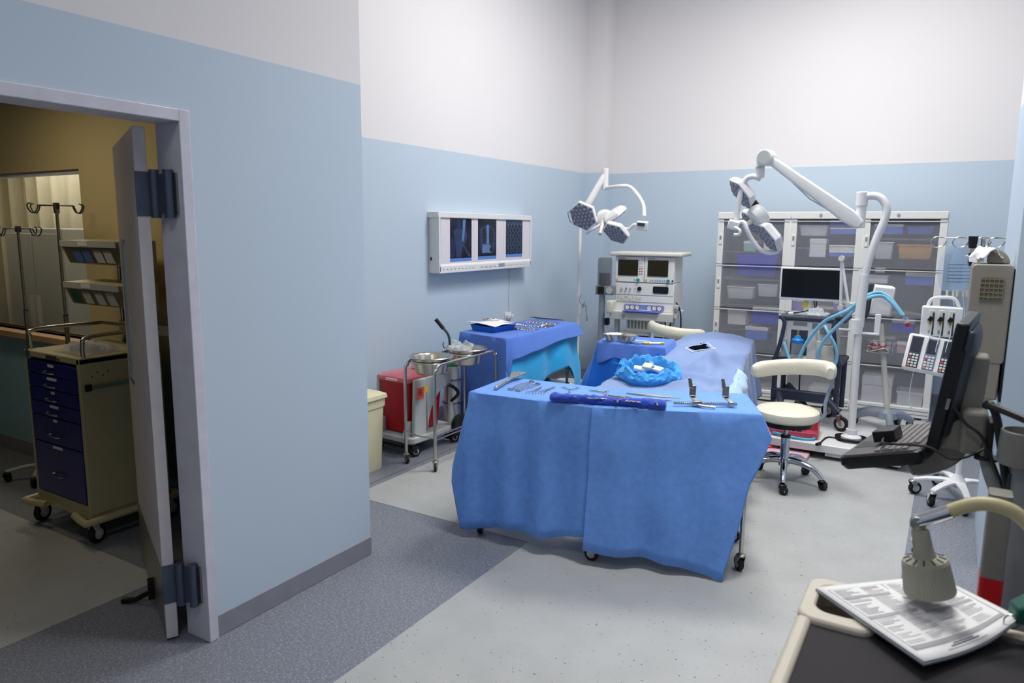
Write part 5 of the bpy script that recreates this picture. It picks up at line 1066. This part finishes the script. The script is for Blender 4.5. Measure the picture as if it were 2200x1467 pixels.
cu = MB(mx).bb(-.145,.145,-.03,.04,-.12,.118).build('control_unit', 'white', t, bevel=.014)
for k in range(3):
    cx = -.09+.09*k
    MB(mx).bb(cx-.033,cx+.033,-.034,-.029,-.105,.10).build('panel', 'navygrey' if k != 1 else mat('lilac_panel', (120,122,160), .4), cu, bevel=.002)
    MB(mx).bb(cx-.026,cx+.026,-.036,-.033,.0,.09).build('screen', mat('dim_display', (34,38,60), .6, var=.3, scale=30), cu)
    kp = MB(mx)
    for r in range(5):
        for c in range(3): kp.bb(cx-.027+.019*c,cx-.013+.019*c,-.038,-.033,-.10+.018*r,-.088+.018*r)
    kp.build('keypad', 'cablew', cu)['kind'] = 'stuff'
    MB(mx).bb(cx-.027,cx-.013,-.0385,-.033,-.10,-.088).build('start_key', mat('orange_key', (226,120,50), .4) if k == 0 else bpy.data.materials['orange_key'], cu); MB(mx).bb(cx-.027,cx-.013,-.0385,-.033,-.046,-.034).build('stop_key', 'red_t', cu)
p = at(1965,790,YP_-.03); MB().tube(cr([p, p+Vector((-.012,0,-.1)), p+Vector((-.012,0,-.22)), p+Vector((.02,0,-.3))],5), .0025, 5).build('drip_tube', 'cablew', t)
MB().tube(cr([at(2020,795,YP_), at(2030,802,YP_+.04), Vector((XI,YI,at(2040,800,YP_).z))],4), .007, 6).build('power_lead', 'cable', t)
# ================================================================ WALL UNIT
t = thing('wall_unit', 'beige wall mounted unit with a square vent grille at right', 'wall unit', (.162,4.05,0))
ub = mat('warm_grey_plastic', (140,136,128), .5, var=.03)
outer = rrect(.165,.47,.02,cy=1.365); gr = rrect(.09,.105,.018,cx=.002,cy=1.488)
MB().ext(outer, 'Y', .012, .36).build('housing', ub, t, bevel=.006)
o = MB().ext(gr, 'Y', .006, .012).build('grille_back', mat('dim_grille', (120,112,88), .6), t)
for k in range(6): MB().bb(-.043+.018*k-.0012,-.043+.018*k+.0012,.002,.010,1.436,1.540).build('grille_bar', ub, t)
for k in range(5): MB().bb(-.043,.047,.002,.010,1.446+.021*k-.0012,1.446+.021*k+.0012).build('grille_bar', ub, t)
MB().bb(-.075,.07,.014,.33,.955,1.14).build('lower_housing', ub, t, bevel=.008); MB().bb(.078,.088,.02,.36,.95,1.58).build('shadow_gap', 'black', t)  # black strip paints the shadow gap between unit and wall
o = thing('folded_sheet', 'crumpled white sheet lying on top of the beige wall unit', 'sheet', (.125,4.2,1.605), .3)
MB().grid(10, 10, lambda u, v: ((u-.5)*.10, (v-.5)*.2, .025+.05*max(0,1-abs(u-.55)*3)+.02*NZ.noise(Vector((u*5,v*4,2))))).build('sheet', 'paper', o, solid=.003, ang=30)
MB().ext([(-.06,-.0),(.04,0),(.05,.02),(-.05,.045)], 'X', -.05, -.035).build('flap', 'paper', o)
o = MB(Matrix.Translation((.185,4.14,1.602))).ext([(-.045,0)]+[(-.045+.09*math.sin(R_(a)), .075*math.cos(R_(a))) for a in range(0,91,15)], 'Y', 0, .12).build('curved_guard', ub, bevel=.004); tag(o, 'curved beige guard on top of the wall unit', 'guard')
# ================================================================ WORKSTATION (keyboard and monitor on an arm)
YW = 2.2
t = thing('computer_workstation', 'grey trolley with black monitor seen from its side and sloped keyboard', 'workstation')
wk = mat('black_monitor_plastic', (14,14,17), .38); wg = mat('warm_mid_grey_plastic', (128,126,120), .48, var=.03); wkey = mat('grey_keycap', (122,119,122), .5); wtray = mat('dark_keyboard_grey', (66,64,68), .5)
mm = Matrix.Translation((-.004,2.2,1.16)) @ Euler((0,R_(7),R_(-5))).to_matrix().to_4x4()
mo = MB(mm).bb(-.018,.014,0,.38,0,.352).build('monitor', wk, t, bevel=.006)
MB(mm).bb(-.0195,-.0175,.02,.36,.025,.335).build('screen', 'screen', mo)
MB(mm).rings([[(x, .02+.34*(.5+(y-.5)*s), .03+.30*(.5+(z-.5)*s)) for y, z in ((0,0),(1,0),(1,1),(0,1))] for x, s in ((.013,1),(.026,.92),(.036,.7))]).build('rear_shell', 'dkgrey', mo, bevel=.008)
MB(mm).bb(.013,.03,-.002,.02,.28,.335).build('corner_guard', 'dkgrey', mo, bevel=.006); MB(mm).bb(.004,.012,-.0025,.0,.12,.15).build('usb_slot', 'grey', mo)
MB(mm).rings([[(.034+x, .10+y, z) for x, y in ((0,0),(.03,0),(.03,.16),(0,.16))] for z, x in ((-.02,0),(.1,0),(.25,0))]).build('monitor_mount', wg, t, bevel=.012)
# keyboard tray
km = Matrix.Translation((-.219,2.19,1.072)) @ Euler((0,R_(-17),R_(-10))).to_matrix().to_4x4()
kt = MB(km).rings([[(x, y, z) for x, y in rrect(.215+a, .43+a, .02, cx=.105, cy=.21)] for a, z in ((-.012,-.002),(.004,.012),(0,.032),(-.008,.036))]).build('keyboard_tray', wk, t)
MB(km).prism(rrect(.20,.41,.015,cx=.104,cy=.21), .0355, .0375).build('tray_top', wtray, kt)
kb = MB(km)
for r in range(6):
    for c in range(17): kb.rings([[(.098+.0175*r+dx*s, .092+.0178*c+dy*s, z) for dx, dy in ((-1,-1),(1,-1),(1,1),(-1,1))] for s, z in ((.0078,.0375),(.0062,.0435))])
for r in range(5):
    for c in range(3): kb.rings([[(.098+.0175*r+dx*s, .022+.0178*c+dy*s, z) for dx, dy in ((-1,-1),(1,-1),(1,1),(-1,1))] for s, z in ((.0078,.0375),(.0062,.0435))])
kb.build('keys', wkey, kt)['kind'] = 'stuff'
MB(km).bb(.012,.078,.10,.19,.0372,.0382).build('touch_pad', wk, kt)
# swept arm under tray and up behind the monitor
def AW(px, py, dy=0): return at(px, py, YW+.12+dy)
pts = cr([AW(1955,1002), AW(2000,990), AW(2040,962), AW(2066,905), AW(2082,835), AW(2093,760)], 5); rs = []
for i, p in enumerate(pts):
    tn = (pts[min(i+1, len(pts)-1)]-pts[max(i-1, 0)]).normalized(); nn = Vector((tn.z, 0, -tn.x)).normalized(); hw = .016+.020*min(1, i/10)
    rs.append([p+nn*sx*hw+Vector((0, sy*.045, 0)) for sx, sy in ((-1,-1),(1,-1),(1,1),(-1,1))])
MB().rings(rs).build('monitor_arm', wg, t, bevel=.01)
MB().bb(.055,.115,2.2,2.34,AW(2090,955).z,AW(2090,865).z).build('arm_block', wg, t, bevel=.012); MB().bb(.0,.07,2.24,2.33,AW(2030,950).z,AW(2030,890).z).build('arm_block', wg, t, bevel=.012)
MB().bb(.112,.128,2.17,2.25,AW(2115,955).z,AW(2115,880).z).build('clamp', 'black', t, bevel=.004); MB().prism(rrect(.055,.05,.012,cx=.118,cy=2.2), AW(2115,956).z-.006, AW(2115,956).z).build('clamp_foot', 'black', t)
MB().prism(rrect(.30,.34,.04,cx=.315,cy=2.27), .12, 1.185).build('tower', 'grey', t, bevel=.012)
MB().bb(.162,.168,2.12,2.18,.2,1.15).build('tower_seam', 'dkgrey', t)
MB().lathe([(.05,1.18),(.052,1.19),(.048,1.262),(.042,1.264),(.040,1.21),(.01,1.208)], (.185,2.12,0), 28).build('cup_holder', wg, t)
MB().prism(rrect(.42,.5,.06,cx=.33,cy=2.25), .07, .12).build('base', 'dkgrey', t, bevel=.01)
for x in (.16,.5):
    for y in (2.05,2.45): caster(t, (x,y,0), .03, 1, .03, 'black', stem=0)
MB().tube(cr([AW(2113,955,-.1), AW(2128,1020,-.12), AW(2160,1100,-.14), AW(2195,1190,-.16), AW(2230,1260,-.16)],6), .017, 12).build('strut', 'grey', t)
for pts in ([AW(2118,872,-.14),AW(2128,868,-.16),AW(2142,900,-.17),AW(2152,970,-.18),AW(2168,1060,-.19),AW(2205,1150,-.2)], [AW(2118,870,-.15),AW(2150,880,-.2),AW(2210,905,-.24)]): MB().tube(cr(pts,6), .0095, 8).build('thick_cable', 'cable', t)
MB().tube(cr([AW(2050,875,-.12),AW(2075,910,-.14),AW(2110,940,-.15),AW(2140,1010,-.15),AW(2165,1080,-.16),AW(2172,1110,-.16)],6), .004, 6).build('thin_cable', 'cable', t)
o = thing('card_reader', 'small black box with thin cable lying on the keyboard', 'card reader')
cm = km @ Matrix.Translation((.095,.15,.046)); MB(cm).bb(-.03,.03,-.04,.04,0,.032).build('box', wk, o, bevel=.003)
MB().tube(cr([cm @ Vector((.0,-.04,.012)), AW(1900,952,-.12), AW(1960,956,-.15), AW(2000,962,-.16), AW(2040,985,-.17), AW(2075,982,-.17), AW(2112,965,-.14)],6), .0035, 6).build('cable', 'cable', o)
o = thing('canister', 'grey canister with red lower half at right below the workstation', 'canister', (.138,1.92,.5))
MB().prism(rrect(.045,.06,.008), .462, .66).build('upper', wg, o); MB().prism(rrect(.047,.062,.008), .0, .462).build('lower', 'red', o); MB().bb(-.02,.08,.04,.24,.0,.012).build('ledge', 'grey', o)
# ================================================================ FOREGROUND CART
ZC = 1.02
t = thing('supply_cart', 'grey topped cart with beige rim and corner handle in the foreground', 'cart')
rim = mat('beige_rim_plastic', (198,192,178), .5, var=.02); topm = mat('charcoal_mat', (46,44,48), .7, var=.08, scale=4, spec=.2)
def ringprism(o1, i1, z0, z1): return [[(x, y, z) for x, y in p] for p, z in ((o1,z0),(o1,z1),(i1,z1),(i1,z0),(o1,z0))]
XL = -.197
MB().prism([(XL+.02,.62),(.62,.62),(.62,1.515),(XL+.12,1.515),(XL+.12,1.375),(XL+.02,1.375)], ZC-.03, ZC-.006).build('top_mat', topm, t)
MB().bb(XL,XL+.027,.62,1.38,ZC-.045,ZC+.004).build('rim', rim, t, bevel=.008)
MB().rings(ringprism(rrect(.135,.185,.03,cx=XL+.066,cy=1.462), rrect(.085,.118,.03,cx=XL+.068,cy=1.468), ZC-.045, ZC+.006), True, False).build('corner_handle', rim, t, bevel=.006)
MB().bb(XL+.12,.65,1.515,1.545,ZC-.045,ZC+.0).build('push_handle', rim, t, bevel=.01); MB().prism(rrect(.11,.15,.03,cx=XL+.067,cy=1.466), ZC-.075, ZC-.07).build('handle_pocket', mat('brown_grey_pocket', (120,108,96), .6), t); MB().rings(ringprism(rrect(.115,.16,.03,cx=XL+.067,cy=1.466), rrect(.10,.14,.03,cx=XL+.067,cy=1.466), ZC-.075, ZC-.04), True, False).build('pocket_wall', rim, t)
MB().bb(XL+.03,.60,.64,1.36,.14,ZC-.03).build('body', 'ltgrey', t, bevel=.01)
for k in range(4): 
    dr = MB().bb(XL+.05,.58,1.35,1.362,.18+.2*k,.36+.2*k).build('drawer', 'grey', t, bevel=.004); MB().bb(.1,.3,1.362,1.38,.26+.2*k,.28+.2*k).build('drawer_pull', 'dkgrey', dr, bevel=.004)
for x in (-.1,.5):
    for y in (.72,1.27): caster(t, (x,y,0), .05, 1, .03, 'black')
# papers
C0, C1, C2, C3 = atz(1985,1421,ZC+.022), atz(2190,1336,ZC+.03), atz(2012,1236,ZC+.012), atz(1752,1262,ZC+.012)
def sheet(u, v, dz=0, s=1.0):
    u_, v_ = .5+(u-.5)*s, .5+(v-.5)*s; a = C0.lerp(C1, u_); b3 = C3.lerp(C2, u_); p = a.lerp(b3, v_); lift = .012*(1-v_)**2*math.sin(u_*3.1)*-1+.010*max(0, u_-.7)*3*(1-v_)
    return (p.x, p.y, p.z+dz+lift)
t = thing('document_stack', 'printed form lying on a sheaf of papers on the foreground cart', 'paper')
MB().grid(12, 12, lambda u, v: sheet(u, v, 0)).build('top_sheet', 'paper', t, solid=.0008)
MB().grid(12, 12, lambda u, v: sheet(u, v, -.0055, 1.0)).build('clipboard', mat('clear_board', (170,176,186), .3), t, solid=.005)
ink = mat('grey_print', (168,166,172), .8); ink2 = mat('dark_print', (96,94,104), .8); ink3 = mat('faint_print', (198,197,202), .8)
def bar(u0, u1, v0, v1, m, nm='print_bar'):
    n_ = max(2, int((u1-u0)*14)); MB().grid(n_, 1, lambda u, v: sheet(u0+(u1-u0)*u, v0+(v1-v0)*v, .0012)).build(nm, m, t)
bar(.06,.95,.115,.155,ink); bar(.06,.95,.105,.108,ink2); bar(.06,.95,.94,.943,ink3)
bar(.5,.92,.44,.475,ink); bar(.05,.48,.50,.535,ink); bar(.5,.92,.68,.71,ink); bar(.08,.46,.78,.81,ink)
for u in (.055,.49,.95): bar(u,u+.004,.10,.94,ink2)
random.seed(5)
for col, (u0, u1) in enumerate(((.07,.27),(.29,.48),(.51,.72),(.74,.93))):
    v = .18
    while v < .92:
        if random.random() > .12: bar(u0+.01, u0+(u1-u0)*random.uniform(.45,.98), v, v+.007, ink3 if random.random() > .35 else ink, 'print_line')
        v += .021
bar(.36,.64,.062,.074,ink2,'title_line'); bar(.40,.60,.084,.094,ink2,'title_line'); bar(.3,.7,.038,.046,ink,'title_line')
# ================================================================ GOOSENECK LAMP
YG = 1.52
def AG(px, py, dy=0): return at(px, py, YG+dy)
t = thing('gooseneck_lamp', 'beige gooseneck examination lamp with ribbed shade over the printed form', 'lamp')
lb_m = mat('aged_beige_enamel', (156,154,142), .5, var=.03); gn = mat('cream_flexible_tube', (190,180,140), .45, var=.03)
MB().tube(cr([AG(2036,1100), AG(2075,1087), AG(2110,1082), AG(2150,1088), AG(2190,1108), AG(2235,1160), AG(2260,1240), AG(2262,1330), AG(2262,1420)],8), .0128, 16).build('gooseneck', gn, t)
MB().cyl(AG(2042,1098), AG(1972,1121), .0138, .0130, n=20).build('sleeve', 'chrome', t); MB().lathe([(.0,-.013),(.013,-.011),(.014,0),(.013,.011),(.0,.013)], AG(1972,1122), 14, 'Y').build('pivot', 'steel_d', t)
top = AG(1977,1140); bot = AG(1998,1272); d = (top-bot).normalized(); qm = d.to_track_quat('Z','Y').to_matrix().to_4x4(); mx = Matrix.Translation(bot) @ qm; Ls = (top-bot).length
MB().cyl(AG(1974,1124), top+d*.004, .010, n=10).build('stem', 'steel_d', t)
zs_ = Ls*.52
MB(mx).lathe([(.013,Ls+.004),(.0155,Ls),(.016,Ls-.01),(.018,zs_+.018),(.022,zs_+.006)], n=24).build('neck', lb_m, t)
rs = []
for r0, z in ((.0385,zs_),(.0405,zs_-.003),(.0435,.004),(.0437,0),(.041,0),(.038,zs_-.005)):
    rs.append([((r0+(.0017 if j % 2 and .002 < z < zs_-.003 else 0))*math.cos(2*math.pi*j/96), (r0+(.0017 if j % 2 and .002 < z < zs_-.003 else 0))*math.sin(2*math.pi*j/96), z) for j in range(96)])
MB(mx).rings(rs, True, False).build('shade', lb_m, t, ang=25)
MB(mx).lathe([(.0395,zs_-.001),(.038,zs_+.002),(.022,zs_+.008),(.016,zs_+.009)], n=32).build('shade_cap', lb_m, t)
for k in range(12):
    a = 2*math.pi*k/12; MB(mx @ Matrix.Rotation(a,4,'Z')).box((.030,0,zs_+.0054), (.013,.0026,.002), (0,.36,0)).build('vent_slot', 'black', t)
MB(mx @ Matrix.Rotation(3.6,4,'Z')).sph((.033,0,zs_+.008), .009, (1,1,.8)).build('switch', 'black', t)
MB(mx @ Matrix.Rotation(-1.5,4,'Z')).box((.0165,0,Ls-.022), (.0015,.018,.013)).build('rating_label', 'paper', t)
MB().sph(bot+d*.035, .022).build('bulb', 'white', t)
e = AG(2262,1420); MB().lathe([(.04,ZC-.008),(.04,ZC+.012),(.02,ZC+.02)], (e.x,e.y-.16,0), 20).build('foot', lb_m, t); MB().tube(cr([e, Vector((e.x,e.y-.05,ZC+.06)), Vector((e.x,e.y-.16,ZC+.02))],4), .0128, 12).build('gooseneck_end', gn, t)
c = atz(2188, 1318, ZC+.04)
t = thing('binder_clip', 'dark green clip with wire ring at the right corner of the form', 'clip', c, .3)
MB().ext([(-.012,-.012),(.03,-.014),(.035,.02),(.012,.032),(-.01,.015)], 'Y', -.02, .02).build('clip', mat('dark_green_plastic', (18,86,72), .4), t, bevel=.004); MB().tube([(-.018+.013*math.cos(a), -.022, -.006+.013*math.sin(a)) for a in [2*math.pi*i/20 for i in range(20)]], .0014, 5, closed=True).build('ring', 'steel', t)
# ================================================================ DOOR AND SIDE ROOM
ang = R_(154)
t = bpy.data.objects.new('door_1', None); COL.objects.link(t); t['kind'] = 'structure'; t.location = (-2.70,1.685,0); t.rotation_euler = (0,0,ang)
# local x along the leaf, -y... faces
MB().bb(0,.92,-.0225,.0225,.012,2.118).build('leaf', 'door', t, bevel=.002)
for s in (-1, 1):
    MB().bb(.006,.914,s*.0235-.001,s*.0235+.001,.014,.32).build('kick_plate', 'steel_d', t)
    vf = MB()
    for a in ((.62,.64,1.0,1.68),(.74,.76,1.0,1.68),(.62,.76,1.66,1.68),(.62,.76,1.0,1.02)): vf.bb(a[0],a[1],s*.0255-.004,s*.0255+.004,a[2],a[3])
    vf.build('vision_frame', 'steel', t); MB().bb(.64,.74,s*.024-.001,s*.024+.001,1.02,1.66).build('vision_pane', 'screen', t)
MB().bb(.36,.40,.023,.05,.03,.12).build('door_holder', 'black', t); MB().tube([(.38,.04,.06),(.42,.10,.02),(.46,.15,.012)], [.012,.012,.018], 8).build('holder_foot', 'black', t)
for z in (1.865, .255):
    h = thing('spring_hinge', 'upper gunmetal double spring hinge of the open door' if z > 1 else 'lower gunmetal double spring hinge of the open door', 'hinge', (0,0,z), 0, 'hinges of the side room door')
    MB(Matrix.Translation((-2.70,1.685,0)) @ Matrix.Rotation(ang,4,'Z')).bb(-.004,.0,-.028,.024,-.085,.085).build('leaf_plate', 'hinge', h, bevel=.001)
    for k, (x, y) in enumerate(((-2.662,1.712),(-2.605,1.733))):
        MB().cyl((x,y,-.085), (x,y,.085), .0175, n=18).build('barrel', 'hinge', h)
        for s in (-1, 1): MB().cyl((x,y,s*.092), (x,y,s*.085), .019, n=18).build('barrel_cap', 'hinge', h)
    MB().bb(-2.665,-2.60,1.716,1.731,-.075,.075).build('web', 'hinge', h); MB().bb(-2.60,-2.575,1.745,1.756,-.08,.08).build('jamb_plate', 'steel_d', h)
# ---------------------------------------------------------------- drawer cart
t = thing('drawer_cart', 'beige hospital cart with six dark blue drawers in the dim side room', 'cart', (-4.215,2.03,0))
cbm = mat('khaki_cart_enamel', (186,178,140), .42, var=.04); dbm = mat('navy_drawer_enamel', (18,28,116), .32, var=.04)
# local: x across -.285...285, y depth 0...47
for x in (-.272,.272): MB().bb(x-.014,x+.014,0,.47,.16,1.035).build('side_panel', cbm, t, bevel=.003)
MB().bb(-.286,.286,.0,.47,1.005,1.04).build('top', cbm, t, bevel=.004); MB().bb(-.258,.258,.004,.47,.16,.21).build('plinth', cbm, t); MB().bb(-.258,.258,.45,.47,.2,1.01).build('back', cbm, t)
zz = [.216,.52,.677,.757,.837,.915,.99]
for k in range(6):
    z0, z1 = zz[k]+.003, zz[k+1]-.003; dr = MB().bb(-.255,.255,-.004,.40,z0,z1).build('drawer', dbm, t, bevel=.003); zc = (z0+z1)/2-(.012 if k > 1 else .02)
    MB().tube(cr([(-.055,-.004,zc),(-.05,-.026,zc-.002),(.05,-.026,zc-.002),(.055,-.004,zc)],3), .005, 6).build('handle', 'chrome', dr)
    w_ = (.05,.02,.045,.018,.05,.03)[k]; MB().bb(-w_,w_,-.0055,-.004,z1-.022,z1-.007).build('label', 'paper', dr)
MB().bb(-.04,.06,-.006,.0,1.010,1.033).build('lock_plate', 'dkgrey', t); MB().cyl((.09,-.008,1.021), (.09,.0,1.021), .010, n=12).build('lock', 'steel', t); MB().lathe([(.001,-.004),(.028,-.003),(.03,0)], (-.24,-.002,1.02), 16, 'Y').build('badge', 'steel', t)
for k in range(4): MB().bb(.286,.2875,.06+.03*k,.066+.03*k,.93+.02*(k%2),.938+.02*(k%2)).build('rivet', 'black', t)
MB().bb(.286,.30,.04,.44,.865,.89).build('side_rail', 'steel', t, bevel=.002); MB().bb(.286,.304,.02,.05,.86,.895).build('rail_stop', 'black', t)
MB().tube(cr([(-.27,.03,1.035),(-.27,.03,1.11),(-.27,.06,1.15),(-.27,.42,1.15),(-.25,.45,1.15),(.25,.45,1.15),(.27,.42,1.15),(.27,.08,1.15),(.27,.035,1.11),(.27,.035,1.035)],4), .0115, 10).build('guard_rail', 'steel', t)
for x in (-1, 1): 
    MB().tube(cr([(x*.15,-.02,.145),(x*.30,-.05,.145),(x*.335,.0,.145),(x*.335,.47,.145),(x*.30,.50,.145),(x*.15,.49,.145)],4), .02, 8).build('bumper', cbm, t)
    for y in (.0,.45): caster(t, (x*.29,y,0), .055, 1.9, .032, 'offwhite', stem=.0)
MB().bb(-.28,.28,.0,.47,.135,.16).build('base', cbm, t)
o = MB(Matrix.Translation((-4.13,2.2,1.042))).grid(16, 14, lambda u, v: ((u-.5)*.32, (v-.5)*.24, .002+.055*max(0,1-((u-.5)**4+(v-.5)**4)*16)*(.75+.6*NZ.noise(Vector((u*6,v*5,1)))))).build('plastic_bag', 'film_clear', solid=.002, ang=25); tag(o, 'clear plastic bag of packs on top of the drawer cart', 'bag')
o = MB(Matrix.Translation((-4.15,2.2,1.041)) @ Matrix.Rotation(.2,4,'Z')).prism(rrect(.2,.09,.02), 0, .03).build('instrument_pack', mat('navy_pack', (50,60,120), .6), bevel=.01); tag(o, 'dark pack inside the clear bag on the drawer cart', 'pack')
# ---------------------------------------------------------------- tilt bins on posts behind the cart
t = thing('tilt_bin_rack', 'two clear front tilt bins on a post rack behind the drawer cart', 'bin rack', (-4.30,2.42,0))
for x in (-.10,-.04): MB().cyl((x,.14,0), (x,.14,1.62), .011, n=10).build('post', 'steel', t)
MB().bb(-.12,.4,.125,.139,1.10,1.16).build('rail_plate', 'offwhite', t, bevel=.002)
for k, z in enumerate((1.52,1.275)):
    bn = MB().ext([(-.06,0),(.12,-.02),(.12,.14),(-.11,.135)], 'X', -.27, .33).build('bin', cbm, t, bevel=.004)
    MB().ext([(-.068,.006),(-.062,.003),(-.106,.10),(-.112,.10)], 'X', -.255, .315).build('bin_window', 'amber', bn); bn.location.z = z
    MB().ext([(-.116,.10),(-.108,.10),(-.112,.135),(-.118,.135)], 'X', -.26, .32).build('bin_bar', 'ltgrey', bn); MB().ext([(-.118,.106),(-.114,.106),(-.116,.13),(-.12,.13)], 'X', -.06, .04).build('bin_label', 'paper', bn)
    for x, mm_ in ((-.12,'drape_dk'),(-.02,'drape_dk'),(.1,'gauze'),(.2,'gauze')) if k == 0 else ((-.18,'green'),(-.05,'gauze'),(.08,'gauze'),(.2,'gauze')): MB().ext([(-.075,.012),(-.070,.01),(-.10,.085),(-.104,.085)], 'X', x-.04, x+.04).build('bin_contents', mm_ if mm_ != 'green' else mat('green_packs', (40,120,84), .6), bn)
# ---------------------------------------------------------------- IV poles in the side room
def ivpole(label, x, y, h, n_, rz):
    t = thing('drip_stand', label, 'drip stand', (x,y,0), rz, 'drip stands in the side room')
    MB().cyl((0,0,.09), (0,0,1.18), .0135, n=12).build('lower_tube', 'steel_d', t); MB().cyl((0,0,1.16), (0,0,h), .0095, n=10).build('upper_tube', 'steel_d', t); MB().cyl((0,0,1.175), (0,0,1.185), .016, n=12).build('collar', 'dkgrey', t)
    MB().lathe([(.016,h-.025),(.018,h-.02),(.018,h+.012),(.01,h+.014)], n=14).build('head', 'dkgrey', t)
    for k in range(n_):
        a = 2*math.pi*k/n_+.3; ca, sa = math.cos(a), math.sin(a); hk = [(.01,0),(.10,0),(.105,-.004),(.115,-.03),(.13,-.045),(.15,-.04),(.165,-.01),(.16,.008),(.145,.01)]
        MB().tube(cr([(r0*ca, r0*sa, h-.004+z) for r0, z in hk],3), .0042, 6).build('hook', 'dkgrey', t)
    for k in range(4):
        a = math.pi/4+math.pi/2*k; ca, sa = math.cos(a), math.sin(a)
        MB().tube(cr([(0,0,.10),(.08*ca,.08*sa,.10),(.2*ca,.2*sa,.075)],3), .013, 8).build('leg', 'ltgrey', t); caster(t, (.2*ca,.2*sa,0), .026, k, .022, 'black', stem=0)
ivpole('taller steel drip stand with ring of hooks seen through the doorway', -4.79, 2.42, 1.868, 6, .2)
ivpole('shorter steel drip stand at the left edge, seen through the doorway', -5.29, 2.42, 1.723, 4, .15)
